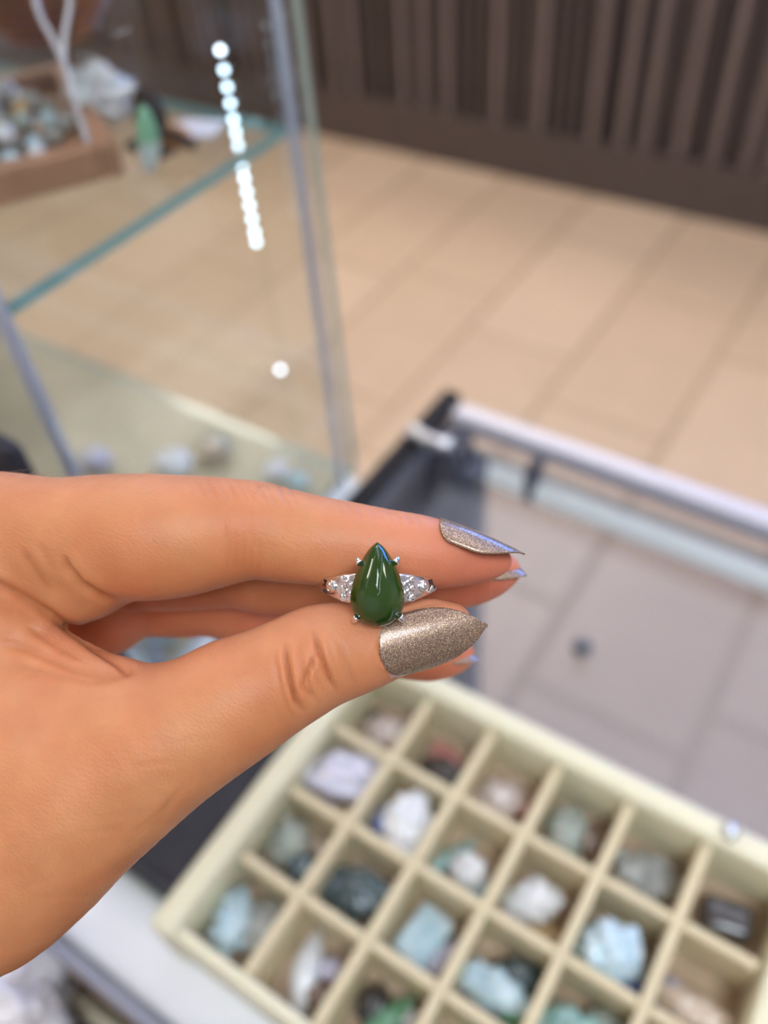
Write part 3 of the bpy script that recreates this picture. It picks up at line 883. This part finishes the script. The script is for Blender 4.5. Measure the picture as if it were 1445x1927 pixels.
box('back_wall', XL[0] - 0.001, XL[6] + 0.001, YL[0], YL[0] + RW_, ZB, ZT + 0.004, M_CREAM, tray, 0.004, 3, True)
box('front_wall', XL[0] - 0.001, XL[6] + 0.001, YL[4] - 0.006, YL[4], ZB, ZT - 0.001, M_CREAM, tray, 0.002, 2, True)
for x in XL[1:-1]:
    box('divider', x - 0.0026, x + 0.0026, YL[4], YL[0], ZB + 0.004, ZT - 0.001, M_DIV, tray, 0.0008, 1)
for y in YL[1:-1]:
    for i in range(6):
        box('cross_divider', XL[i] + 0.0026, XL[i + 1] - 0.0026, y - 0.0024, y + 0.0024, ZB + 0.004, ZT - 0.002, M_DIV, tray, 0.0008, 1)
# ---- stones in the compartments
def stone_mat(name, c, c2=None, rough=0.12, sss=0.2):
    m, nt, b = new_mat(name)
    N, L = nt.nodes, nt.links
    tc = N.new('ShaderNodeTexCoord'); nz = N.new('ShaderNodeTexNoise'); nz.inputs['Scale'].default_value = 130; nz.inputs['Detail'].default_value = 4
    L.new(tc.outputs['Object'], nz.inputs['Vector'])
    rp = N.new('ShaderNodeValToRGB'); rp.color_ramp.elements[0].position = 0.38; rp.color_ramp.elements[1].position = 0.62
    rp.color_ramp.elements[0].color = (*c, 1); rp.color_ramp.elements[1].color = (*(c2 or [min(1, k * 1.25) for k in c]), 1)
    L.new(nz.outputs['Fac'], rp.inputs['Fac']); L.new(rp.outputs['Color'], b.inputs['Base Color'])
    b.inputs['Roughness'].default_value = rough; b.inputs['Coat Weight'].default_value = 0.6
    b.inputs['Subsurface Weight'].default_value = sss; b.inputs['Subsurface Scale'].default_value = 0.003
    return m
SM = {k: stone_mat('stone_' + k, *v) for k, v in {
    'lavender': ((0.62, 0.62, 0.78), (0.78, 0.77, 0.86)), 'white': ((0.72, 0.74, 0.76), (0.84, 0.84, 0.84)), 'ice': ((0.42, 0.60, 0.68), (0.62, 0.76, 0.80)),
    'cobalt': ((0.12, 0.17, 0.42), (0.22, 0.28, 0.55)), 'teal': ((0.035, 0.06, 0.065), (0.09, 0.13, 0.14)), 'grey': ((0.27, 0.28, 0.26), (0.42, 0.42, 0.38)),
    'sage': ((0.28, 0.34, 0.29), (0.45, 0.48, 0.42)), 'pink': ((0.52, 0.42, 0.37), (0.62, 0.53, 0.48)), 'red': ((0.42, 0.12, 0.10), (0.55, 0.28, 0.24)),
    'orange': ((0.55, 0.33, 0.12), (0.62, 0.45, 0.22)), 'green': ((0.12, 0.30, 0.17), (0.22, 0.42, 0.28)), 'sea': ((0.22, 0.42, 0.38), (0.40, 0.58, 0.55)),
    'dark': ((0.035, 0.03, 0.028), (0.08, 0.065, 0.06)), 'beige': ((0.55, 0.43, 0.32), (0.66, 0.54, 0.42)), 'brown': ((0.16, 0.10, 0.07), (0.25, 0.17, 0.12)), 'lilac': ((0.42, 0.41, 0.52), (0.58, 0.56, 0.66))}.items()}
from mathutils import noise as mn
def pebble_mesh(name, sx, sy, sz, seed=0, rough=0.25, freq=2.2, sub=3):
    bm = bmesh.new()
    bmesh.ops.create_icosphere(bm, subdivisions=sub, radius=1.0)
    zmin = 1e9
    for v in bm.verts:
        d = v.co.normalized()
        k = 1 + rough * mn.noise(d * freq + Vector((seed * 3.7, seed * 1.3, seed)))  + rough * 0.4 * mn.noise(d * freq * 2.3 + Vector((seed, 5, 2)))
        v.co = Vector((d.x * sx * k, d.y * sy * k, d.z * sz * k)) * 0.5
        zmin = min(zmin, v.co.z)
    for v in bm.verts: v.co.z -= zmin
    return mesh_from(bm, name)
def slab_mesh(name, sx, sy, sz):
    me = box_mesh(name, sx, sy, sz, min(sx, sy, sz) * 0.3, 3, (0, 0, sz / 2))
    return me
def leaf_mesh(name, l, w, t):
    bm = bmesh.new(); n = 14; rings = []
    for i in range(n + 1):
        u = i / n; ww = w / 2 * (math.sin(math.pi * min(1, u * 0.92 + 0.06)) ** 0.7) + 0.0005
        rings.append([bm.verts.new(((u - 0.5) * l, ww * math.cos(a), t * (0.5 + 0.5 * math.sin(a)) * (0.55 + 0.45 * math.sin(math.pi * u)))) for a in [2 * math.pi * k / 12 for k in range(12)]])
    for a, b in zip(rings, rings[1:]):
        for k in range(12): bm.faces.new((a[k], a[(k + 1) % 12], b[(k + 1) % 12], b[k]))
    bm.faces.new(rings[0]); bm.faces.new(rings[-1][::-1]); bmesh.ops.recalc_face_normals(bm, faces=bm.faces)
    return mesh_from(bm, name)
COLN = ['first', 'second', 'third', 'fourth', 'fifth', 'sixth']
ROWN = ['back row', 'second row from back', 'third row from back', 'front row']
ADJ = {'lavender': 'lavender-white', 'white': 'milky white', 'ice': 'pale icy blue', 'cobalt': 'cobalt blue', 'teal': 'dark teal', 'grey': 'grey', 'sage': 'sage green', 'pink': 'dusty pink', 'red': 'brick red', 'orange': 'amber', 'green': 'green', 'sea': 'sea green', 'dark': 'near-black', 'beige': 'beige', 'brown': 'brown', 'lilac': 'lilac'}
ZS = ZB + 0.0062
# (column, row, shape, colour, dx, dy (mm from the cell centre), sizes mm, turn, extra height mm)
items = [
 (0, 0, 'pebble', 'pink', 1, 0, (19, 15, 12), 20), (1, 0, 'pebble', 'red', -2, 6, (16, 9, 9), -20), (1, 0, 'pebble', 'dark', 3, -5, (20, 12, 11), 15),
 (2, 0, 'pebble', 'pink', -3, 0, (21, 16, 11), 30), (2, 0, 'pebble', 'red', 12, 2, (5, 9, 7), 0), (3, 0, 'pebble', 'sage', -4, 1, (16, 22, 12), 10), (3, 0, 'pebble', 'brown', 9, 3, (9, 16, 10), 10),
 (4, 0, 'pebble', 'grey', 0, 2, (26, 18, 9), 10), (5, 0, 'slab', 'dark', 1, 2, (19, 13, 10), 12),
 (0, 1, 'pebble', 'lavender', -1, 5, (30, 20, 20), 25), (0, 1, 'pebble', 'orange', 6, -11, (11, 6, 6), 10), (1, 1, 'pebble', 'white', 4, -1, (19, 24, 20), 20), (1, 1, 'pebble', 'cobalt', -10, -5, (9, 12, 12), 0),
 (2, 1, 'leaf', 'sea', -13, -1, (28, 6, 6), 65), (2, 1, 'pebble', 'white', 2, -4, (13, 12, 14), 0), (2, 1, 'pebble', 'beige', 2, -13, (14, 8, 7), 10),
 (3, 1, 'pebble', 'white', -4, 0, (22, 14, 15), 45), (3, 1, 'pebble', 'orange', 5, -10, (20, 8, 4), 30), (4, 1, 'pebble', 'ice', -1, -5, (23, 21, 22), 15), (4, 1, 'pebble', 'cobalt', 10, -12, (14, 9, 11), 0),
 (5, 1, 'pebble', 'beige', 0, -6, (26, 13, 12), 5), (5, 1, 'pebble', 'grey', -5, -14, (22, 7, 9), 5),
 (0, 2, 'pebble', 'sage', -7, 1, (15, 17, 15), 10), (0, 2, 'pebble', 'teal', 7, -6, (16, 13, 12), -15), (1, 2, 'pebble', 'teal', -2, -1, (30, 16, 14), 15), (1, 2, 'pebble', 'grey', -9, 9, (12, 8, 8), 40),
 (2, 2, 'slab', 'ice', -3, 0, (15, 22, 9), -8), (2, 2, 'leaf', 'lilac', 11, -3, (24, 8, 7), 70), (3, 2, 'pebble', 'ice', -2, -4, (27, 13, 14), 5), (3, 2, 'pebble', 'teal', 6, 8, (22, 12, 10), 25), (3, 2, 'pebble', 'green', 10, -8, (12, 8, 10), 0),
 (4, 2, 'pebble', 'sea', -2, -3, (25, 18, 14), 20), (4, 2, 'pebble', 'sage', 8, 9, (16, 11, 10), 40), (5, 2, 'pebble', 'grey', -2, 2, (24, 16, 13), 5),
 (0, 3, 'pebble', 'ice', -9, -4, (13, 23, 14), 20), (0, 3, 'pebble', 'grey', 5, 3, (17, 20, 11), 10), (1, 3, 'leaf', 'white', -4, -1, (29, 11, 10), 110), (1, 3, 'pebble', 'lilac', 8, 5, (9, 9, 9), 0), (1, 3, 'pebble', 'brown', 10, -7, (12, 12, 8), 0),
 (2, 3, 'leaf', 'green', 2, -3, (31, 11, 10), 75), (2, 3, 'pebble', 'dark', -9, 4, (11, 14, 8), 0), (3, 3, 'leaf', 'sea', -9, 3, (26, 8, 8), 65), (3, 3, 'pebble', 'brown', 6, -2, (16, 17, 10), 0), (0, 0, 'pebble', 'dark', -11, 4, (6, 12, 9), 0), (2, 1, 'pebble', 'ice', 10, -8, (8, 9, 8), 0), (3, 1, 'pebble', 'teal', -11, -6, (7, 9, 8), 0), (4, 0, 'pebble', 'beige', -8, -11, (14, 6, 7), 0),
 (5, 1, 'pebble', 'lilac', -12, 0, (7, 7, 8), 0), (0, 2, 'pebble', 'beige', 5, 10, (15, 7, 6), 20), (1, 2, 'pebble', 'ice', 10, 6, (7, 7, 9), 0), (2, 2, 'pebble', 'beige', -9, 13, (10, 5, 6), 0), (3, 2, 'pebble', 'lilac', -13, -6, (7, 8, 9), 0),
 (2, 3, 'pebble', 'white', 12, 8, (7, 7, 8), 0), (4, 3, 'pebble', 'white', 0, 0, (20, 15, 12), 0), (5, 3, 'slab', 'green', 0, 0, (18, 14, 8), 20)]
NAMES = {'pebble': 'polished_stone', 'slab': 'stone_slab', 'leaf': 'stone_pendant'}
KIND = {'pebble': 'polished stone', 'slab': 'stone slab', 'leaf': 'long stone pendant'}
for n_, (c, r, kind, colr, dx, dy, (sx, sy, sz), rot) in enumerate(items):
    xc = (XL[c] + XL[c + 1]) / 2 + dx * 0.85 / 1000; yc = (YL[r] + YL[r + 1]) / 2 + dy * 0.85 / 1000
    sx, sy, sz = sx * 1.22 / 1000, sy * 1.22 / 1000, sz * 1.4 / 1000
    nm = NAMES[kind]
    if kind == 'pebble': m_ = pebble_mesh(nm, sx, sy, sz, n_, 0.30 + 0.25 * ((n_ * 7) % 5) / 4, 2.2 + (n_ % 3) * 0.7, 4)
    elif kind == 'slab': m_ = slab_mesh(nm, sx, sy, sz)
    else: m_ = leaf_mesh(nm, sx, sy, sz)
    o = link(nm, m_, SM[colr], None, (xc, yc, ZS), True)
    o.rotation_euler = (0, 0, math.radians(rot))
    tag(o, f'{ADJ[colr]} {KIND[kind]} in tray, {COLN[c]} cell of the {ROWN[r]}', 'stone', 'stones in the cream tray')
# bead added for the bright highlight on the back rim
bd = link('glint_bead', pebble_mesh('glint_bead', 0.008, 0.008, 0.008, 1, 0.0), plain('shiny_glint', (0.8, 0.85, 0.9), 0.05, 0.7, coat=1), None, at_h(1365, 1588, 0.396), True)
bd.location.z = ZT + 0.0038
bd.location.y = YL[0] + 0.006
tag(bd, 'tiny shiny bead added for the highlight on the tray back rim', 'bead')
# ------------------------------------------------------------------ tall glass showcase on the left
XR = -0.291; YN, YB = 0.149, 0.340; XW = -0.95
ZTOP = CAM[2] + 0.03; ZSH = CAM[2] - 0.179
T = 0.007
show = empty('glass_showcase', (XR - 0.2, 0.245, ZC))
tag(show, 'tall clear glass showcase with a glass shelf of stones, on the left', 'showcase')
M_BASEW = plain('pale_base', (0.48, 0.42, 0.285), 0.35, noise=0.18, nscale=14)
M_NAVY = plain('navy_velvet', (0.018, 0.020, 0.032), 0.7, noise=0.2, nscale=200)
pane('side_pane', XR, XR + T, YN, YB - 0.0005, ZC + 0.001, ZTOP, show, 0, M_EDGE2)
pane('back_pane', XW, XR + 0.0052, YB + 0.009, YB + 0.009 + T, ZC + 0.001, ZTOP, show, 1, M_EDGE3)
pane('front_pane', XW, XR - 0.0005, YN, YN + T, ZC + 0.001, ZTOP, show, 1, M_EDGE2)
pane('top_pane', XW, XR + T, YN, YB + T, ZTOP + 0.0005, ZTOP + T, show, 2, M_EDGE)
shelf = pane('shelf', XW + 0.01, XR - 0.001, YN + T + 0.001, YB - 0.001, ZSH - 0.006, ZSH, show, 2, M_EDGE)
# showcase stands on its own base cabinet, level with the counter
cab = box('base_cabinet', XW - 0.01, XE - 0.0075, 0.05, 0.350, 0.0, ZC - 0.0005, M_WHITE)
tag(cab, 'white base cabinet under the tall glass showcase', 'cabinet')
dp = box('showcase_mat', XW + 0.02, XR - 0.0006, YN + T + 0.0006, YB + 0.006, ZC + 0.0005, ZC + 0.004, M_BASEW)
tag(dp, 'pale mottled mat covering the showcase floor', 'mat')
blk = box('display_board', -0.62, -0.264, 0.116, 0.124, ZC + 0.0003, CAM[2] - 0.214, M_NAVY, None, 0.004, 2)
tag(blk, 'dark navy velvet display board before the showcase, behind the wrist', 'board')
# LED strip
strip = empty('led_strip', (-0.3195, YB - 0.008, ZC))
tag(strip, 'vertical strip of bright cool LEDs inside the glass showcase', 'light')
link('carrier', box_mesh('carrier', 0.004, 0.0012, 0.305), M_GLASS, strip, (0, 0.002, 0.1535))
M_LED = plain('led', (0.9, 0.9, 0.9), 0.3, emit=(0.62, 0.84, 1.0), es=6.5)
M_LEDD = plain('led_dim', (0.9, 0.9, 0.9), 0.3, emit=(0.72, 0.85, 1.0), es=8.0)
ledm = pebble_mesh('led', 0.0036, 0.0030, 0.0036, 0, 0.0, sub=2)
ledd = ledm.copy()
hs = []
for px_, py_ in [(407, 130), (416, 163), (424, 194), (431, 224), (438, 249), (444, 274), (458, 316), (462, 338), (467, 363), (471, 388), (475, 413), (480, 438), (483, 457)]:
    v_ = ROT @ np.array([px_ - CX, py_ - CY, F_PX]); hs.append(-v_[2] * (YB - 0.010) / v_[1])
for i, h in enumerate(hs):
    link('led', ledm, M_LED if i else None, strip, (0, -0.0015, (CAM[2] - h) - ZC - 0.0017), True)
o = link('led', ledd, M_LEDD, strip, (0, -0.0015, (CAM[2] - 0.146) - ZC), True)
o = link('led', ledd, M_LEDD, strip, (0, -0.0015, (CAM[2] - 0.341) - ZC), True)  # extra bead put in for the glint below the strip
# ---- things on the shelf
Z0 = ZSH + 0.0003
M_WOOD = plain('reddish_wood', (0.40, 0.205, 0.115), 0.5, noise=0.12, nscale=40)
wt = empty('wooden_tray', (-0.408, 0.250, Z0), math.radians(-32))
tag(wt, 'reddish wooden tray heaped with pebbles on the glass shelf', 'tray')
for nm, a, b, c_, d_ in [('tray_rim', 0.125, 0.010, 0, -0.046), ('tray_rim', 0.125, 0.010, 0, 0.046), ('tray_rim', 0.010, 0.082, 0.0575, 0), ('tray_rim', 0.010, 0.082, -0.0575, 0)]:
    link(nm, box_mesh(nm, a, b, 0.016, 0.001, 1), M_WOOD, wt, (c_, d_, 0.008))
link('tray_floor', box_mesh('tray_floor', 0.105, 0.082, 0.006), M_WOOD, wt, (0, 0, 0.003))

def tray_pt(x, y, z):
    c, s_ = math.cos(wt.rotation_euler.z), math.sin(wt.rotation_euler.z)
    return Vector((wt.location.x + c * x - s_ * y, wt.location.y + s_ * x + c * y, wt.location.z + z))
rp_ = random.Random(5)
peb_cols = ['sage', 'white', 'grey', 'ice', 'sage', 'white', 'beige', 'orange', 'green', 'grey']
peb_me = {}
spots = []
for lay, (n_, rad, z) in enumerate([(34, 0.042, 0.0062), (20, 0.030, 0.0158), (8, 0.016, 0.0245)]):
    for k in range(n_):
        a = 2.399963 * k + lay; r_ = rad * math.sqrt((k + 0.5) / n_)
        spots.append((r_ * math.cos(a) * 1.15 + 0.004, r_ * math.sin(a) * 0.86, z))
for k, (x, y, z) in enumerate(spots):
    cn = peb_cols[rp_.randrange(10)]
    if (cn, k % 2) not in peb_me:
        m_ = pebble_mesh('pebble', 0.0112, 0.0096, 0.0098, k, 0.18, sub=2); m_.materials.append(SM[cn]); peb_me[(cn, k % 2)] = m_
    o = link('pebble', peb_me[(cn, k % 2)], None, None, tray_pt(x, y, z), True)
    o.rotation_euler = (0, 0, rp_.uniform(0, 6.28))
    tag(o, f"small {ADJ[cn]} pebble {['low in', 'midway up', 'on top of'][0 if k < 34 else 1 if k < 54 else 2]} the wooden tray heap, {('stand' if x > 0.004 else 'far left') if abs(x - 0.004) > abs(y) else ('bowl' if y > 0 else 'front')} side", 'pebble', 'pebbles heaped on the wooden tray')
# white crystal lump beside the tray
o = link('crystal_cluster', pebble_mesh('crystal_cluster', 0.036, 0.028, 0.026, 21, 0.5, 3.0, 4), SM['white'], None, at_h(195, 200, 0.170), True); o.location.z = Z0
tag(o, 'rough white crystal lump on the shelf beside the pebble tray', 'crystal')
# dark stand with a hanging green pendant
sp = at_h(262, 215, 0.160); sp.z = Z0
st = empty('pendant_stand', sp); tag(st, 'small black stand holding a pendant on the glass shelf', 'stand')
link('foot', box_mesh('foot', 0.026, 0.016, 0.004, 0.001, 1), M_BLACK, st, (0, 0.004, 0.002))
link('bust', pebble_mesh('bust', 0.021, 0.011, 0.026, 3, 0.06, sub=3), M_BLACK, st, (0, 0.006, 0.0035), True)
link('arm', tube_mesh('arm', [(0.004, 0.004, 0.008), (0.016, 0.006, 0.009), (0.028, 0.004, 0.007)], 0.0024, 8), M_BLACK, st, None, True)
M_GRAD, nt_, b_ = new_mat('green_to_white_jade')
tc_ = nt_.nodes.new('ShaderNodeTexCoord'); se_ = nt_.nodes.new('ShaderNodeSeparateXYZ'); ra_ = nt_.nodes.new('ShaderNodeValToRGB')
nt_.links.new(tc_.outputs['Generated'], se_.inputs[0]); nt_.links.new(se_.outputs[0], ra_.inputs['Fac']); nt_.links.new(ra_.outputs['Color'], b_.inputs['Base Color'])
ra_.color_ramp.elements[0].position = 0.35; ra_.color_ramp.elements[0].color = (0.62, 0.74, 0.74, 1); ra_.color_ramp.elements[1].position = 0.55; ra_.color_ramp.elements[1].color = (0.20, 0.47, 0.29, 1)
b_.inputs['Roughness'].default_value = 0.12; b_.inputs['Subsurface Weight'].default_value = 0.2; b_.inputs['Subsurface Scale'].default_value = 0.003
pm = leaf_mesh('jade_pendant', 0.029, 0.0125, 0.006)
pe = link('jade_pendant', pm, M_GRAD, None, (0, 0, 0), True)
pt, pb_ = at_h(260, 232, 0.172), at_h(284, 312, 0.176)
pe.location = (pb_.x, pb_.y, Z0 + 0.0155)
pe.rotation_euler = (math.radians(90), math.radians(-78), math.radians(90))
tag(pe, 'green jade pendant fading to white, before the black stand', 'pendant')
cp = at_h(372, 245, 0.179); cp.z = Z0
o = link('price_card', box_mesh('price_card', 0.024, 0.020, 0.0012, 0.0003, 1, (0, 0, 0.0006)), plain('lilac_card', (0.66, 0.66, 0.78), 0.5), None, cp); o.rotation_euler.z = 0.3
tag(o, 'small blank lilac card lying on the shelf near the LED strip', 'card')
cp = at_h(315, 240, 0.17); cp.z = Z0
M_COPPER = plain('copper_wire', (0.36, 0.145, 0.05), 0.3, 0.8)
o = link('wire_coil', torus_mesh(0.008, 0.003, 'wire_coil', 24, 8), M_COPPER, None, cp + Vector((0, 0, 0.003)), True)
tag(o, 'small copper coil beside the black pendant stand', 'coil')
# copper wire bowl at the back of the shelf
bc = at_h(60, 20, 0.155); bc = Vector((-0.47, 0.285, Z0))
bc = at_h(85, 70, 0.179)
bc = Vector((-0.402, 0.300, 0))
rs_ = box('riser', bc.x - 0.030, bc.x + 0.030, bc.y - 0.024, bc.y + 0.024, Z0, Z0 + 0.041, M_GLASS, None, 0.001)
tag(rs_, 'clear block riser under the copper bowl', 'riser')
bowl = empty('copper_bowl', (bc.x, bc.y, Z0 + 0.0415)); tag(bowl, 'copper wire bowl with a dark lining at the back of the shelf', 'bowl')
for k in range(9):
    t_ = k / 8
    R_ = 0.022 + 0.019 * math.sin(t_ * math.pi * 0.55)
    o = link('wire_hoop', torus_mesh(R_, 0.0019, 'wire_hoop', 36, 8), M_COPPER, bowl, (0, 0, 0.0028 + k * 0.0052), True)
link('lining', tube_mesh('lining', [(0, 0, 0.001), (0, 0, 0.012), (0, 0, 0.028), (0, 0, 0.044)], [0.0215, 0.029, 0.037, 0.0405], 32), plain('plum_lining', (0.10, 0.035, 0.035), 0.6), bowl, None, True)
# clear cord hanging as a Y
M_CORD = plain('clear_cord', (0.60, 0.58, 0.60), 0.2, coat=0.5)
def cord_pts(l): return bezier_pts([W(*p) for p in l], 6)
cd = empty('clear_cord', W(123, 120, 330)); tag(cd, 'translucent forked plastic cord hanging over the pebble tray', 'cord')
for l in ([(58, -60, 330), (72, 20, 330), (100, 75, 330), (122, 125, 330), (140, 190, 332), (165, 270, 338)], [(134, -60, 330), (131, 10, 330), (122, 65, 330), (119, 110, 330), (123, 128, 330)]):
    link('strand', tube_mesh('strand', [Vector((W(*l[0]).x - 0.004, W(*l[0]).y, ZTOP - 0.004)) - cd.location] + [p - cd.location for p in cord_pts(l)], 0.0012, 8), M_CORD, cd, None, True)
# ---- pieces on the showcase floor
ZF = ZC + 0.0042
for px, py, colr, s_, lab in [(575, 830, 'white', 0.020, 'milky white stone on the showcase floor in the back right corner'), (560, 905, 'ice', 0.018, 'icy stone on the showcase floor beside the back right corner'),
                              (330, 880, 'white', 0.030, 'large milky stone on the showcase floor above the index knuckle'), (180, 870, 'lilac', 0.026, 'lilac-grey stone on the showcase floor behind the navy board'),
                              (470, 780, 'sage', 0.024, 'sage stone on the showcase floor near the LED strip'), (400, 850, 'beige', 0.026, 'beige stone in the middle of the showcase floor')]:
    p = at_h(px, py, HC - 0.01); p.y = min(p.y, YB - 0.02); p.x = min(p.x, XR - 0.018)
    o = link('polished_stone', pebble_mesh('polished_stone', s_, s_ * 0.8, s_ * 0.6, px, 0.35), SM[colr], None, (p.x, p.y, ZF), True)
    tag(o, lab, 'stone', 'stones on the showcase floor')
p = at_h(310, 1232, HC - 0.02)
o = link('crystal_cluster', pebble_mesh('crystal_cluster', 0.020, 0.026, 0.030, 40, 0.2, 3, 4), SM['ice'], None, (XR - 0.0125, 0.1705, ZF), True)
tag(o, 'pale blue crystal lump seen through the gap of the hand', 'crystal')

# pale cloth on the cabinet before the showcase
NX, NY = 28, 24
bm = bmesh.new(); gr = []
for i in range(NX + 1):
    row = []
    for j in range(NY + 1):
        x, y = -0.385 + 0.108 * i / NX, 0.056 + 0.058 * j / NY
        z = 0.0045 + 0.0035 * mn.noise(Vector((x * 55, y * 55, 3.0))) + 0.002 * mn.noise(Vector((x * 130, y * 130, 1.0)))
        row.append(bm.verts.new((x + 0.334, y - 0.093, max(0.0006, z))))
    gr.append(row)
for i in range(NX):
    for j in range(NY): bm.faces.new((gr[i][j], gr[i + 1][j], gr[i + 1][j + 1], gr[i][j + 1]))
o = link('polishing_cloth', mesh_from(bm, 'polishing_cloth'), plain('pale_blue_cloth', (0.52, 0.70, 0.76), 0.8, noise=0.15, nscale=60), None, (-0.334, 0.093, ZC), True)
tag(o, 'crumpled pale blue cloth seen through the gap of the hand', 'cloth')

o = link('tissue', pebble_mesh('tissue', 0.070, 0.020, 0.012, 77, 0.45, 3.0, 4), plain('white_tissue', (0.70, 0.82, 0.86), 0.85, noise=0.1, nscale=80), None, (-0.318, 0.1365, ZC), True)
tag(o, 'pale blue-white crumpled tissue before the corner of the glass showcase', 'tissue')
# ------------------------------------------------------------------ things on the staff-side ledge
ZL = ZC - 0.0999
M_WOOL = plain('white_wool', (0.88, 0.82, 0.80), 0.9, noise=0.12, nscale=90, bump=1.0)
p = at_h(45, 1905, HC + 0.06)
wl = link('plush_tassel', pebble_mesh('plush_tassel', 0.085, 0.075, 0.118, 9, 0.35, 3.5, 5), M_WOOL, None, (p.x - 0.006, p.y - 0.012, ZL), True)
tag(wl, 'fluffy off-white plush bundle on the black staff ledge', 'plush')
M_STRAW = plain('straw', (0.55, 0.48, 0.33), 0.6, noise=0.2, nscale=200)
a, b = at_h(118, 1862, HC + 0.085), at_h(260, 1975, HC + 0.085)
sk = link('straw_stick', tube_mesh('straw_stick', [a, (a + b) / 2, b], [0.0042, 0.0052, 0.0052], 12), M_STRAW, None, None, True)
tag(sk, 'pale straw-coloured stick leaning by the plush bundle', 'stick')
p = at_h(285, 1945, HC + 0.075)
br = link('amber_stone', pebble_mesh('amber_stone', 0.028, 0.024, 0.03, 5, 0.2), SM['brown'], None, (p.x, p.y, ZL), True)
tag(br, 'brown amber lump on the black staff ledge', 'stone')
